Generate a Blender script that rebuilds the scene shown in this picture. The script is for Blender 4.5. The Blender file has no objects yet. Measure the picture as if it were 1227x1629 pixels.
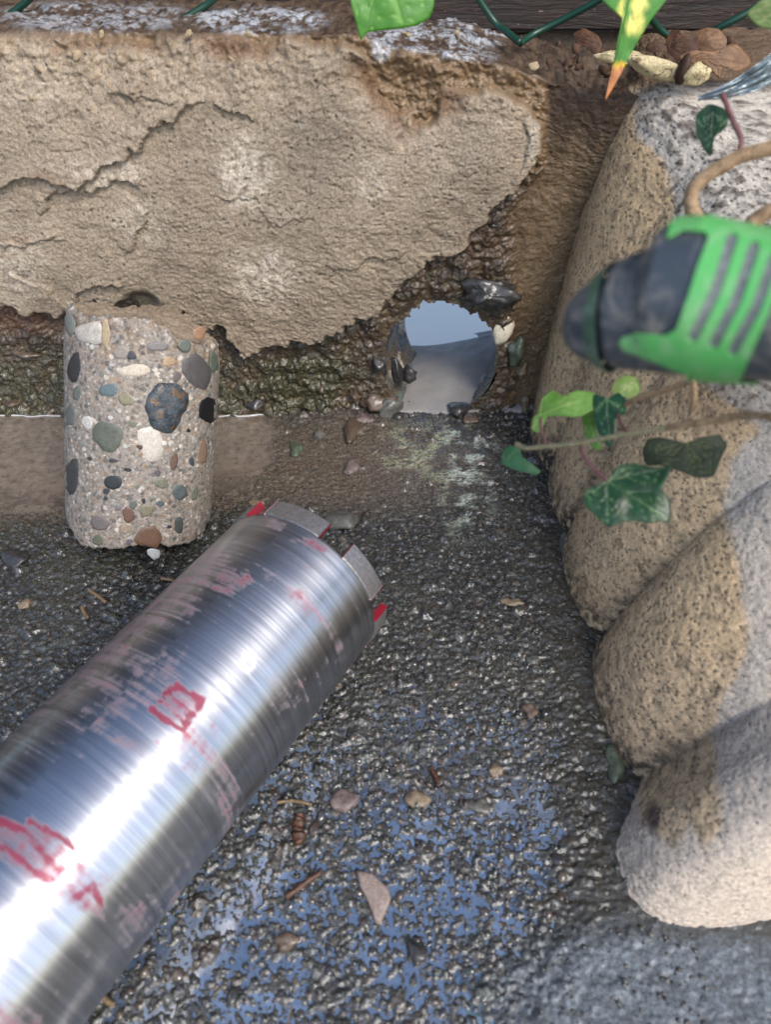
import bpy, math, random
import numpy as np
from mathutils import Vector, noise as mnoise
random.seed(5); RNG = np.random.RandomState(5)
SC = bpy.context.scene
COL = SC.collection
PI = math.pi

# ------------------------------------------------------------------ camera
PITCH = math.radians(43); CH = .40; FPX = 1176.0
cd = bpy.data.cameras.new('camera'); cam = bpy.data.objects.new('camera', cd); COL.objects.link(cam)
cam.location = (0, 0, CH); cam.rotation_euler = (math.radians(90) - PITCH, 0, 0)
cd.sensor_fit = 'VERTICAL'; cd.sensor_height = 36; cd.lens = 36 * FPX / 1629
cd.clip_start = .01; cd.clip_end = 5000
cd.dof.use_dof = True; cd.dof.focus_distance = .56; cd.dof.aperture_fstop = 8.5
SC.camera = cam
# ------------------------------------------------------------------ light
SUN_AZ = math.radians(-56)      # direction towards the sun, anticlockwise from +X
SUN_EL = math.radians(47)
w = bpy.data.worlds.new('World'); SC.world = w; w.use_nodes = True
nt = w.node_tree; nt.nodes.clear()
sky = nt.nodes.new('ShaderNodeTexSky'); sky.sky_type = 'NISHITA'; sky.sun_disc = False
sky.sun_elevation = SUN_EL; sky.sun_rotation = math.pi / 2 - SUN_AZ
sky.air_density = 1.0; sky.dust_density = 2.0
bg = nt.nodes.new('ShaderNodeBackground'); bg.inputs['Strength'].default_value = .15
out = nt.nodes.new('ShaderNodeOutputWorld')
nt.links.new(sky.outputs[0], bg.inputs[0]); nt.links.new(bg.outputs[0], out.inputs[0])
sl = bpy.data.lights.new('sun', 'SUN'); sl.energy = 1.5; sl.angle = math.radians(22); sl.color = (1, .95, .87)
so = bpy.data.objects.new('sun', sl); COL.objects.link(so)
sd_ = Vector((math.cos(SUN_AZ) * math.cos(SUN_EL), math.sin(SUN_AZ) * math.cos(SUN_EL), math.sin(SUN_EL)))
so.rotation_euler = sd_.to_track_quat('Z', 'Y').to_euler(); so.location = sd_ * 3
vs = SC.view_settings; vs.view_transform = 'Standard'; vs.look = 'None'; vs.gamma = 1; vs.use_curve_mapping = False
vs.exposure = .95

# ------------------------------------------------------------------ helpers: where a line of sight meets a plane
CO = np.array([0, 0, CH]); cP, sP = math.cos(PITCH), math.sin(PITCH)
def ray(px, py):
    a = (px - 613.5) / FPX; b = (814.5 - py) / FPX
    r = np.array([a, cP + b * sP, -sP + b * cP]); return r
def gz(px, py, z=0.0):
    r = ray(px, py); return CO + r * ((z - CH) / r[2])
def gy(px, py, y):
    r = ray(px, py); return CO + r * (y / r[1])
def gd(px, py, d):
    r = ray(px, py); return CO + r / np.linalg.norm(r) * d
def P(x, y, z):
    f = y * cP - (z - CH) * sP; u = y * sP + (z - CH) * cP
    f = np.maximum(f, 1e-4)
    return 613.5 + FPX * x / f, 814.5 - FPX * u / f
# ------------------------------------------------------------------ numpy noise
_perm = RNG.permutation(4096)
def hsh(i, j, s=0): return _perm[(_perm[(_perm[(i + s * 131) & 4095] + j) & 4095] + s) & 4095]
def per(x, y, s=0):
    x = np.asarray(x, float); y = np.asarray(y, float)
    xi = np.floor(x).astype(int); yi = np.floor(y).astype(int); xf = x - xi; yf = y - yi
    def g(i, j, dx, dy):
        a = hsh(i, j, s) * (2 * PI / 4096); return np.cos(a) * dx + np.sin(a) * dy
    u = xf * xf * xf * (xf * (xf * 6 - 15) + 10); v = yf * yf * yf * (yf * (yf * 6 - 15) + 10)
    a = g(xi, yi, xf, yf); b = g(xi + 1, yi, xf - 1, yf); c = g(xi, yi + 1, xf, yf - 1); d = g(xi + 1, yi + 1, xf - 1, yf - 1)
    return ((a + (b - a) * u) * (1 - v) + (c + (d - c) * u) * v) * 1.5
def fbm(x, y, o=4, s=0, g=.5):
    r = 0; a = 1; t = 0
    for k in range(o):
        r = r + a * per(x * 2 ** k + 17.3 * k, y * 2 ** k - 9.1 * k, s + k); t += a; a *= g
    return r / t
def wor(x, y, s=0, jit=.9):
    xi = np.floor(x).astype(int); yi = np.floor(y).astype(int)
    F1 = np.full(x.shape, 9.); F2 = np.full(x.shape, 9.); ID = np.zeros(x.shape, int)
    for di in (-1, 0, 1):
        for dj in (-1, 0, 1):
            h = hsh(xi + di, yi + dj, s); h2 = hsh(xi + di, yi + dj, s + 7)
            cx = xi + di + .5 + jit * (h / 4096. - .5); cy = yi + dj + .5 + jit * (h2 / 4096. - .5)
            d = np.hypot(x - cx, y - cy); m = d < F1
            F2 = np.where(m, F1, np.minimum(F2, d)); F1 = np.where(m, d, F1); ID = np.where(m, h, ID)
    return F1, F2, ID
def ss(a, b, x):
    t = np.clip((x - a) / (b - a), 0, 1); return t * t * (3 - 2 * t)
def sdp(px, py, poly):
    n = len(poly); D = np.full(np.shape(px), 1e9); ins = np.zeros(np.shape(px), bool)
    for i in range(n):
        x0, y0 = poly[i]; x1, y1 = poly[(i + 1) % n]; ex, ey = x1 - x0, y1 - y0
        t = np.clip(((px - x0) * ex + (py - y0) * ey) / (ex * ex + ey * ey + 1e-9), 0, 1)
        D = np.minimum(D, np.hypot(px - x0 - ex * t, py - y0 - ey * t))
        c = ((y0 > py) != (y1 > py)) & (px < (x1 - x0) * (py - y0) / (y1 - y0 + 1e-12) + x0); ins ^= c
    return np.where(ins, -D, D)
def pld(px, py, pl):
    D = np.full(np.shape(px), 1e9); S = np.zeros(np.shape(px)); T = np.zeros(np.shape(px)); n = len(pl) - 1
    for i in range(n):
        x0, y0 = pl[i]; x1, y1 = pl[i + 1]; ex, ey = x1 - x0, y1 - y0
        tt = ((px - x0) * ex + (py - y0) * ey) / (ex * ex + ey * ey); t = np.clip(tt, 0, 1)
        d = np.hypot(px - x0 - ex * t, py - y0 - ey * t); m = d < D
        S = np.where(m, np.sign(ex * (py - y0) - ey * (px - x0)), S); T = np.where(m, (i + t) / n, T); D = np.where(m, d, D)
    return D, S, T
def ell(px, py, cx, cy, rx, ry, s=.35):
    return 1 - ss(1 - s, 1 + s, np.hypot((px - cx) / rx, (py - cy) / ry))
def S(r, g, b, k=1.0):
    c = np.array([r, g, b], float) / 255; return np.where(c <= .04045, c / 12.92, ((c + .055) / 1.055) ** 2.4) * k
def mixc(C, m, c): return C * (1 - m[..., None]) + np.asarray(c) * m[..., None]
# ------------------------------------------------------------------ mesh makers
def link(name, me, mat=None, parent=None, smooth=True):
    o = bpy.data.objects.new(name, me); COL.objects.link(o)
    if mat is not None and not me.materials: me.materials.append(mat)
    if smooth and len(me.polygons): me.polygons.foreach_set('use_smooth', np.ones(len(me.polygons), bool))
    if parent is not None:
        o.parent = parent
        o.matrix_parent_inverse = parent.matrix_basis.inverted()
    return o
def mesh_np(V, Fq, C=None, A=None):
    me = bpy.data.meshes.new('m'); V = np.asarray(V, np.float32); Fq = np.asarray(Fq, np.int32); k = Fq.shape[1]
    me.vertices.add(len(V)); me.vertices.foreach_set('co', V.ravel())
    me.loops.add(Fq.size); me.loops.foreach_set('vertex_index', Fq.ravel())
    me.polygons.add(len(Fq)); me.polygons.foreach_set('loop_start', np.arange(0, Fq.size, k, dtype=np.int32))
    me.update(calc_edges=True)
    if C is not None:
        a = np.ones((len(V), 4), np.float32); a[:, :3] = np.clip(C, 0, 1)
        if A is not None: a[:, 3] = A
        at = me.color_attributes.new('Col', 'FLOAT_COLOR', 'POINT'); at.data.foreach_set('color', a.ravel())
    return me
def grid(X, Y, Z, C=None, A=None, keep=None, wrap=False, flip=False):
    n, m = X.shape; V = np.stack([X, Y, Z], -1).reshape(-1, 3)
    idx = np.arange(n * m).reshape(n, m)
    if wrap: idx = np.concatenate([idx, idx[:, :1]], 1)
    q = np.stack([idx[:-1, :-1], idx[:-1, 1:], idx[1:, 1:], idx[1:, :-1]], -1).reshape(-1, 4)
    if flip: q = q[:, ::-1]
    if keep is not None: q = q[keep.reshape(-1)]
    if keep is not None:
        u, inv = np.unique(q, return_inverse=True); q = inv.reshape(-1, 4); V = V[u]
        if C is not None: C = C.reshape(-1, 3)[u]
        if A is not None: A = A.reshape(-1)[u]
    return mesh_np(V, q, None if C is None else C.reshape(-1, 3), None if A is None else A.reshape(-1))
def tube_mesh(pts, rad, n=10, jitter=0, seed=0, C=None):
    pts = [np.asarray(p, float) for p in pts]
    # Catmull-Rom resample
    Q = []; R = []
    if np.isscalar(rad): rad = [rad] * len(pts)
    for i in range(len(pts) - 1):
        p0 = pts[max(i - 1, 0)]; p1 = pts[i]; p2 = pts[i + 1]; p3 = pts[min(i + 2, len(pts) - 1)]
        for t in np.linspace(0, 1, 8, endpoint=False):
            Q.append(.5 * ((2 * p1) + (-p0 + p2) * t + (2 * p0 - 5 * p1 + 4 * p2 - p3) * t * t + (-p0 + 3 * p1 - 3 * p2 + p3) * t ** 3)); R.append(rad[i] * (1 - t) + rad[i + 1] * t)
    Q.append(pts[-1]); R.append(rad[-1]); Q = np.array(Q); R = np.array(R)
    T = np.gradient(Q, axis=0); T /= np.linalg.norm(T, axis=1)[:, None] + 1e-9
    up = np.array([0, 0, 1.]) if abs(T[0][2]) < .9 else np.array([1., 0, 0])
    N = np.cross(T, up); N /= np.linalg.norm(N, axis=1)[:, None] + 1e-9; B = np.cross(T, N)
    th = np.arange(n) * 2 * PI / n; k = len(Q)
    rr = R[:, None] * (1 + jitter * np.array([[mnoise.noise((i * .35, math.cos(t) * .8 + seed, math.sin(t) * .8)) for t in th] for i in range(k)])) if jitter else np.repeat(R[:, None], n, 1)
    V = Q[:, None, :] + rr[..., None] * (N[:, None, :] * np.cos(th)[None, :, None] + B[:, None, :] * np.sin(th)[None, :, None])
    idx = np.arange(k * n).reshape(k, n); idx = np.concatenate([idx, idx[:, :1]], 1)
    F = [tuple(x) for x in np.stack([idx[:-1, :-1], idx[:-1, 1:], idx[1:, 1:], idx[1:, :-1]], -1).reshape(-1, 4)]
    F.append(tuple(range(n))[::-1]); F.append(tuple(range((k - 1) * n, k * n)))
    me = bpy.data.meshes.new('t'); me.from_pydata([tuple(v) for v in V.reshape(-1, 3)], [], F); me.update()
    return me
def ico(sub):
    import bmesh
    bm = bmesh.new(); bmesh.ops.create_icosphere(bm, subdivisions=sub, radius=1)
    V = np.array([v.co[:] for v in bm.verts]); F = np.array([[v.index for v in f.verts] for f in bm.faces]); bm.free(); return V, F
ICO = {k: ico(k) for k in (1, 2, 3, 4)}
def rockV(dims, seed, sub=3, ang=.25, cuts=5, fine=.05):
    V, F = ICO[sub]; V = V.copy(); r = np.random.RandomState(seed)
    for k in range(cuts):                       # knock flat facets off the ball
        n = r.normal(size=3); n /= np.linalg.norm(n); lim = .62 + .25 * r.rand(); d = V @ n
        V = V - np.clip(d - lim, 0, None)[:, None] * n
    off = r.rand(3) * 50
    f = np.array([1 + ang * mnoise.noise(Vector(v * 1.3 + off)) + fine * mnoise.noise(Vector(v * 6 + off)) for v in V])
    return V * f[:, None] * np.asarray(dims), F
def rock(name, loc, dims, seed, mat, rot=(0, 0, 0), parent=None, sub=3, ang=.25, cuts=5, fine=.05, smooth=True):
    V, F = rockV(dims, seed, sub, ang, cuts, fine)
    me = mesh_np(V, F); o = bpy.data.objects.new(name, me); COL.objects.link(o); me.materials.append(mat)
    if smooth: me.polygons.foreach_set('use_smooth', np.ones(len(F), bool))
    o.location = loc; o.rotation_euler = rot
    if parent is not None: o.parent = parent; o.matrix_parent_inverse = parent.matrix_basis.inverted()
    return o
def thing(name, loc, label, cat, group=None):
    o = bpy.data.objects.new(name, None); COL.objects.link(o); o.location = tuple(loc); o.empty_display_size = .01
    bpy.context.view_layer.update(); tag(o, label, cat, group); return o
def tag(o, label=None, cat=None, group=None, kind=None):
    if label: o['label'] = label
    if cat: o['category'] = cat
    if group: o['group'] = group
    if kind: o['kind'] = kind
    return o
# ------------------------------------------------------------------ materials
def newmat(name):
    m = bpy.data.materials.new(name); m.use_nodes = True; nt = m.node_tree
    return m, nt, nt.nodes['Principled BSDF']
def N(nt, t, **k):
    n = nt.nodes.new(t)
    for a, b in k.items(): setattr(n, a, b)
    return n
def mathn(nt, op, a, b=None, c=None, clamp=False):
    n = nt.nodes.new('ShaderNodeMath'); n.operation = op; n.use_clamp = clamp
    for i, v in enumerate((a, b, c)):
        if v is None: continue
        if isinstance(v, (int, float)): n.inputs[i].default_value = v
        else: nt.links.new(v, n.inputs[i])
    return n.outputs[0]
def noise_n(nt, scale, detail=4, rough=.6, vec=None, dist=0):
    n = N(nt, 'ShaderNodeTexNoise'); n.inputs['Scale'].default_value = scale; n.inputs['Detail'].default_value = detail
    n.inputs['Roughness'].default_value = rough; n.inputs['Distortion'].default_value = dist
    if vec is not None: nt.links.new(vec, n.inputs['Vector'])
    return n.outputs['Fac']
def rng(nt, v, a, b, c, d):
    n = N(nt, 'ShaderNodeMapRange'); nt.links.new(v, n.inputs[0])
    for i, x in enumerate((a, b, c, d)): n.inputs[i + 1].default_value = x
    return n.outputs[0]
def mulcol(nt, col, fac):
    n = N(nt, 'ShaderNodeVectorMath', operation='SCALE'); nt.links.new(col, n.inputs[0]); nt.links.new(fac, n.inputs['Scale']); return n.outputs[0]
def mixcol(nt, fac, a, b):
    n = N(nt, 'ShaderNodeMix', data_type='RGBA')
    for sock, v in ((n.inputs['Factor'], fac), (n.inputs['A'], a), (n.inputs['B'], b)):
        if hasattr(v, 'links'): nt.links.new(v, sock)
        elif isinstance(v, (int, float)): sock.default_value = v
        else: sock.default_value = (*[float(q) for q in v[:3]], 1)
    return n.outputs['Result']
def bump(nt, h, dist, strength=1, chain=None):
    b = N(nt, 'ShaderNodeBump'); b.inputs['Distance'].default_value = dist; b.inputs['Strength'].default_value = strength
    nt.links.new(h, b.inputs['Height'])
    if chain is not None: nt.links.new(chain, b.inputs['Normal'])
    return b.outputs['Normal']
def surf_mat(name, sc=(500, 1800), var=.35, bd=.0006, dry=.9, wet=.2, speck=None, speckc=(.02, .018, .015), grain=.0, spec=.5, coat=0, lite=.6):
    """colour and wetness come with the mesh; the shader adds grain and fine relief"""
    m, nt, bs = newmat(name); at = N(nt, 'ShaderNodeAttribute'); at.attribute_name = 'Col'
    tc = N(nt, 'ShaderNodeTexCoord').outputs['Object']
    n1 = noise_n(nt, sc[0], 5, .65, tc); n2 = noise_n(nt, sc[1], 3, .7, tc)
    f = mathn(nt, 'ADD', rng(nt, n1, .3, .7, 1 - var, 1 + var), rng(nt, n2, .3, .7, -var * .6, var * .6))
    col = mulcol(nt, at.outputs['Color'], f)
    if speck:
        vo = noise_n(nt, speck, 2, .5, tc); k = rng(nt, vo, .66, .74, 0, .75); col = mixcol(nt, k, col, speckc)
        vo2 = noise_n(nt, speck * 1.7, 2, .5, tc); k2 = rng(nt, vo2, .66, .74, 0, lite)
        col = mixcol(nt, k2, col, tuple(S(205, 195, 180)))
    nt.links.new(col, bs.inputs['Base Color'])
    nt.links.new(mathn(nt, 'ADD', rng(nt, at.outputs['Alpha'], 0, 1, dry, wet), rng(nt, n1, .3, .7, -.08, .08), clamp=True), bs.inputs['Roughness'])
    bs.inputs['Specular IOR Level'].default_value = spec
    b = bump(nt, n1, bd); b = bump(nt, n2, bd * .45, 1, b)
    if coat:
        nt.links.new(mathn(nt, 'MULTIPLY', at.outputs['Alpha'], coat), bs.inputs['Coat Weight']); bs.inputs['Coat Roughness'].default_value = .04; bs.inputs['Coat IOR'].default_value = 1.7
        nt.links.new(bump(nt, n1, bd * .35), bs.inputs['Coat Normal'])
    nt.links.new(b, bs.inputs['Normal']); return m
def stone_mat(name, c1, c2, sc=300, rough=.45, bd=.0004, veins=None, coat=0):
    m, nt, bs = newmat(name); tc = N(nt, 'ShaderNodeTexCoord').outputs['Object']
    n1 = noise_n(nt, sc, 6, .65, tc, .6); n2 = noise_n(nt, sc * 5, 3, .6, tc)
    col = mixcol(nt, rng(nt, n1, .35, .65, 0, 1), c1, c2); col = mulcol(nt, col, rng(nt, n2, .25, .75, .6, 1.4))
    if veins is not None: col = mixcol(nt, rng(nt, noise_n(nt, sc * 1.4, 3, .5, tc, 1.5), .56, .62, 0, .9), col, veins)
    nt.links.new(col, bs.inputs['Base Color']); bs.inputs['Roughness'].default_value = rough
    bs.inputs['Coat Weight'].default_value = coat; bs.inputs['Coat Roughness'].default_value = .05; bs.inputs['Coat IOR'].default_value = 1.6
    b = bump(nt, n1, bd * 1.5); b = bump(nt, n2, bd * .6, 1, b); nt.links.new(b, bs.inputs['Normal']); return m
# ================================================================== GROUND
WY = .56                                          # front plane of the mortared wall
HX, HZ, HRX, HRZ = .047, .052, .050, .059        # the cored hole
M_ground = surf_mat('wet_aggregate', (520, 1900), .6, .0011, .9, .25, spec=.6, coat=.75)
x = np.linspace(-.66, .24, 860); y = np.linspace(.02, .60, 600)
X, Y = np.meshgrid(x, y); Z0 = np.zeros_like(X)
px, py = P(X, Y, Z0)
def stones_layer(cell, seed, rr, X=X, Y=Y):
    F1, F2, ID = wor(X / cell + .3 * per(X / cell * .8, Y / cell * .8, 3), Y / cell + .3 * per(X / cell * .8, Y / cell * .8 + 9, 4), seed)
    r = rr * (.45 + .55 * (ID % 97) / 97.); h = np.sqrt(np.clip(1 - (F1 / r) ** 2, 0, 1)); return h, ID, F1, F2
h1, id1, f1, _ = stones_layer(.0054, 1, .50); h2, id2, _, _ = stones_layer(.0029, 2, .5); h3, id3, _, _ = stones_layer(.013, 5, .42)
pres3 = (id3 % 5 == 0); h3 = h3 * pres3
low = fbm(X / .05, Y / .05, 3, 11); mid = fbm(X / .012, Y / .012, 3, 12)
pool = ss(900, 1280, py) * ss(1010, 890, px + 70 * low + 40 * mid) * (1 - ss(0, 60, px - 1000 + (py - 1400) * .9))      # foreground where the water stands
pool = np.maximum(pool, .0)
pat_dry = ell(px + 60 * low, py + 30 * low, 1060, 1610, 260, 130, .25)                                   # drier pale corner
silt = ss(500, 380, px + 60 * low) * ss(870, 780, py + 40 * low + .10 * px) * ss(640, 660, py)                # muddy puddle at the left
silt2 = ell(px, py, 560, 740, 180, 75, .5) * .6
silt = np.maximum(silt, silt2)
strip = ss(-70, 30, px + 40 * mid - (880 + ss(800, 1300, py) * 45 + 12 * low)) * ss(800, 860, py)                                 # grimy joint along the right wall
H = .0002 + .0009 * low + .0006 * mid + .0013 * h1 + .0009 * h2 + .0030 * h3 - .0004
H = H + .0011 * (1 - pool) - (.0003 - .0009 * fbm(X / .009, Y / .009, 2, 22)) * pool
H = H * (1 - .75 * silt) - .0012 * silt + .0026 * silt2 * ss(430, 520, px)
H = H * (1 - .5 * strip) + strip * (.0022 + .0012 * mid) + .0015 * pat_dry
H = H + .0006 * pool * h2 + .0009 * pool * fbm(X / .0042, Y / .0042, 3, 25, .6) + .0004 * fbm(X / .0035, Y / .0035, 3, 21, .65)
# ground rises a little against the wall foot
H = H + .004 * ss(WY - .03, WY + .01, Y) * (1 + mid) * ss(-.03, .06, np.abs(X - HX) - .03) * ss(-.12, -.05, X)
Zg = H
base = S(36, 38, 41) * .32; C = np.ones(X.shape + (3,)) * base
C = mixc(C, ss(-.4, .5, low), S(58, 60, 50) * .8)
pal = np.array([S(112, 108, 100), S(84, 90, 84), S(140, 128, 112), S(66, 66, 70), S(100, 84, 70), S(120, 122, 118), S(52, 54, 50), S(92, 96, 78)]) * .42
for h, i, k in ((h2, id2, .7), (h1, id1, .9), (h3, id3, .95)):
    c = pal[i % 8] * (.6 + .7 * ((i // 8) % 16)[..., None] / 16.); a = (ss(.2, .6, h) * k)[..., None]; C = C * (1 - a) + c * a
C = mixc(C, ss(.15, -.35, mid) * .55, S(30, 30, 26))
C = mixc(C, strip * .75, S(60, 56, 40) * .5); C = mixc(C, silt * .85, S(134, 116, 98) * .75)
gl = ss(.32, .12, np.abs(fbm(X / .012 + .8 * mid, Y / .0042 + .5 * mid, 3, 23))) * ss(-.15, .2, fbm(X / .02, Y / .02, 2, 24)) * np.clip(ell(px, py, 690, 722, 85, 42, .5) + .6 * ell(px, py, 735, 800, 40, 50, .6), 0, 1)  # reflected glints below the hole, painted as pale yellow-green streaks
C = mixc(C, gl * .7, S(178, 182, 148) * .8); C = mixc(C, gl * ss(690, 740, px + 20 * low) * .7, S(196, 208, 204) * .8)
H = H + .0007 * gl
C = mixc(C, pat_dry * .6, (S(112, 122, 130) * (1 + .5 * mid[..., None] + .25 * h1[..., None])))
C = mixc(C, ss(150, 0, np.abs(py - 900 + .05 * px)) * ss(450, 100, px) * .4 * ss(-.2, .2, low), S(60, 58, 34) * .6)
Wt = np.clip(1 - .5 * pat_dry - .15 * strip, 0, 1)
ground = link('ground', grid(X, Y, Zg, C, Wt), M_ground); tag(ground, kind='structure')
# wide sheet underneath, out to where nothing more is seen
M_far, nt, bs = newmat('paving'); bs.inputs['Base Color'].default_value = (*S(92, 88, 80), 1); bs.inputs['Roughness'].default_value = .8
me = bpy.data.meshes.new('paving'); me.from_pydata([(-60, -60, -.012), (60, -60, -.012), (60, 60, -.012), (-60, 60, -.012)], [], [(0, 1, 2, 3)])
far = link('surrounding_ground', me, M_far, smooth=False); tag(far, kind='structure')

# standing water: one flat film, the aggregate pokes through it
M_water, nt, bs = newmat('standing_water'); at = N(nt, 'ShaderNodeAttribute'); at.attribute_name = 'Col'
tc = N(nt, 'ShaderNodeTexCoord').outputs['Object']
nt.links.new(mulcol(nt, at.outputs['Color'], rng(nt, noise_n(nt, 160, 5, .65, tc), .3, .7, .6, 1.4)), bs.inputs['Base Color'])
bs.inputs['IOR'].default_value = 3.0; nt.links.new(rng(nt, at.outputs['Alpha'], 0, 1, .04, .28), bs.inputs['Roughness'])
nt.links.new(bump(nt, noise_n(nt, 60, 2, .5, tc), .0006), bs.inputs['Normal'])
xw = np.linspace(-.6, .16, 240); yw = np.linspace(.03, .56, 180); XW, YW = np.meshgrid(xw, yw); pw, qw = P(XW, YW, 0 * XW)
lw = fbm(XW / .05, YW / .05, 3, 11)
sw = ss(470, 400, pw + 60 * lw) * ss(850, 760, qw + 40 * lw + .08 * pw)
CW = np.ones(XW.shape + (3,)) * S(64, 80, 104) * .9; CW = mixc(CW, ss(-.2, .5, fbm(XW / .04, YW / .04, 3, 13)) * .6, S(112, 130, 156) * .9); CW = mixc(CW, ss(1020, 930, qw) * .9, S(52, 48, 42) * .7); CW = mixc(CW, sw, S(124, 112, 101) * .9)  # blue base and paler blotches paint in reflected sky; murky brown further back
ZW = -.00015 + .0010 * sw * ss(0, 12, 661 - qw + 14) + .0*XW
ZW = -.0001 + .0009 * sw
water = link('water', grid(XW, YW, ZW, CW, sw * .35), M_water); tag(water, kind='structure')

# ================================================================== LOW WALL WITH THE CORED HOLE
MORTAR = [(-400, 60), (-50, 45), (60, 40), (180, 60), (300, 48), (420, 60), (520, 55), (590, 78), (600, 120), (632, 165), (680, 175), (705, 130), (740, 105), (800, 95), (845, 108), (868, 145), (868, 190), (855, 235), (835, 270),
    (815, 300), (790, 322), (778, 345), (755, 365), (745, 388), (700, 405), (668, 425), (640, 440), (628, 470), (600, 490), (560, 510), (530, 528), (500, 533), (470, 548), (440, 545), (420, 556), (392, 560), (372, 545),
    (352, 518), (320, 508), (290, 500), (262, 503), (215, 490), (170, 478), (120, 486), (100, 495), (85, 512), (60, 500), (30, 488), (-40, 470), (-150, 485), (-400, 480)]
RIDGES = [([(-150, 330), (0, 300), (45, 277), (90, 270), (130, 283), (170, 255), (210, 230), (250, 195), (290, 165), (345, 152)], .0050, 60, 1),
          ([(345, 152), (372, 170), (405, 185)], .0030, 30, 1),
          ([(70, 322), (110, 295), (150, 285), (200, 281), (250, 283)], .0036, 40, 1),
          ([(470, 158), (540, 170), (600, 190), (650, 220), (690, 258)], .0026, 40, -1),
          ([(690, 258), (735, 300), (740, 340), (737, 375)], .0016, 30, -1),
          ([(200, 395), (225, 365), (248, 320)], .0026, 26, 1),
          ([(120, 470), (160, 445), (205, 432)], .0040, 22, 1),
          ([(330, 300), (400, 305), (440, 330), (520, 350)], .0012, 30, 1), ([(835, 130), (848, 175), (838, 235), (800, 285)], .0020, 14, 1),
          ([(530, 440), (550, 415), (590, 400), (640, 395)], .0022, 20, 1), ([(180, 140), (240, 148), (300, 138)], .0018, 16, 1),
          ([(0, 385), (60, 378), (120, 370)], .002, 20, 1), ([(20, 420), (80, 440), (120, 470)], .0025, 20, -1)]
M_wall = surf_mat('mortar_and_old_concrete', (620, 2100), .40, .0009, .88, .18, speck=760, lite=.45, coat=.35)
ZT = .300
x = np.linspace(-.62, .27, 960); v = np.concatenate([np.linspace(-.012, ZT, 340), ZT + np.linspace(.001, .10, 46)])
X, VV = np.meshgrid(x, v)
Zb = np.minimum(VV, ZT) + np.clip(VV - ZT, 0, None) * .10; Yb = WY + np.clip(VV - ZT, 0, None)
px, py = P(X, np.full_like(X, WY), np.minimum(VV, ZT)); top = ss(ZT - .002, ZT + .002, VV)
n_lo = fbm(X / .08, VV / .08, 3, 31); n_md = fbm(X / .022, VV / .022, 4, 32); n_fi = fbm(X / .006, VV / .006, 4, 33, .6); n_vf = fbm(X / .0028, VV / .0022, 3, 34, .6)
edg = 1 - .65 * ss(760, 815, px) * ss(420, 330, py); wpx = px + 26 * n_md * edg; wpy = py + 26 * edg * fbm(X / .022, VV / .022, 4, 35)
sd = sdp(wpx, wpy, MORTAR) + 5 * n_fi
mt = ss(3, -7, sd)                                             # 1 where the fresh mortar is
F1, F2, ID = wor(X / .011 + .4 * n_md, VV / .011, 41); F1b, F2b, IDb = wor(X / .0050 + .3 * n_md, VV / .0050, 42)
peb = np.sqrt(np.clip(1 - (F1 / .48) ** 2, 0, 1)) * (ID % 3 == 0); pebb = np.sqrt(np.clip(1 - (F1b / .46) ** 2, 0, 1)) * (IDb % 2 == 0)
D_old = .007 * n_md + .0045 * n_fi + .0020 * peb + .0008 * pebb + .0012 * n_vf
crum = ss(200, 60, py + 40 * n_lo) * ss(900, 840, px)                                  # crumbly upper band
cav = np.clip(ell(wpx, wpy, 640, 140, 38, 48, .5) + ell(wpx, wpy, 600, 108, 45, 28, .5) + ell(wpx, wpy, 690, 120, 55, 40, .6) + .8 * ell(wpx, wpy, 385, 68, 62, 17, .5) + .6 * ell(wpx, wpy, 170, 62, 120, 12, .5), 0, 1)
nock = ell(px, py, 228, 480, 28, 22, .4)
D_m = .0115 + .006 * ss(0, -110, sd) + .0035 * n_lo + .0006 * n_md + .0010 * n_vf + .0004 * n_fi + .0006 * fbm(X / .04, VV / .014, 3, 47)
for pl, h, wd, side in RIDGES:
    d, s_, t_ = pld(wpx, wpy, pl); d = d + 1.5 * n_fi
    fade = ss(0, .12, t_) * ss(1, .88, t_); a = s_ * side
    D_m = D_m + np.where(a < 0, 1.0, -.28) * h * np.exp(-np.abs(d) / wd) * fade - .0003 * np.exp(-(d / 2.2) ** 2) * fade
# drag marks of the trowel, strongest above the hole
drag = np.clip(ell(px, py, 590, 430, 120, 90, .6) + ell(px, py, 430, 500, 150, 60, .6) + .5 * ell(px, py, 330, 400, 160, 80, .7) + .3 * ell(px, py, 700, 300, 60, 80, .7), 0, 1)
a_ = math.radians(-28); U = X * math.cos(a_) + VV * math.sin(a_); Vv = -X * math.sin(a_) + VV * math.cos(a_)
rid = fbm(U / .016 + .6 * n_md, Vv / .0050 + .8 * n_md, 3, 36); rid = 1 - np.abs(rid) * 3.2
D_m = D_m - .0011 * np.clip(rid - .35, 0, 1) * drag
net = 1 - np.abs(fbm(X / .009 + .4 * n_md, VV / .006, 3, 37)) * 5
D_m = D_m - .00040 * np.clip(net, 0, 1) * (1 - .6 * crum)
crack = 1 - np.abs(fbm(X / .03 + .5 * n_md, VV / .02, 4, 38)) * 14
D_m = D_m - .0009 * np.clip(crack, 0, 1) * (.25 + .75 * ss(.0, .4, fbm(X / .06, VV / .06, 2, 39)))
F1c, _, IDc = wor(X / .0034 + .5 * n_fi, VV / .0034 + .5 * n_md, 48); pore = ss(.34, .18, F1c) * (IDc % 9 < 2) * ss(-.2, .2, n_md + .2 * n_fi); D_m = D_m - .0011 * pore
D_m = D_m + crum * (.0030 * n_md + .0022 * n_fi + .0016 * pebb) - .008 * cav * (1 + .5 * n_md) - .008 * nock
corner = ss(862, 880, wpx - ss(480, 250, py) * 0) ; corner = ss(-8, 8, px - np.interp(py, [100, 250, 340, 480, 700], [880, 870, 812, 822, 800]) + 8 * n_md)
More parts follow.
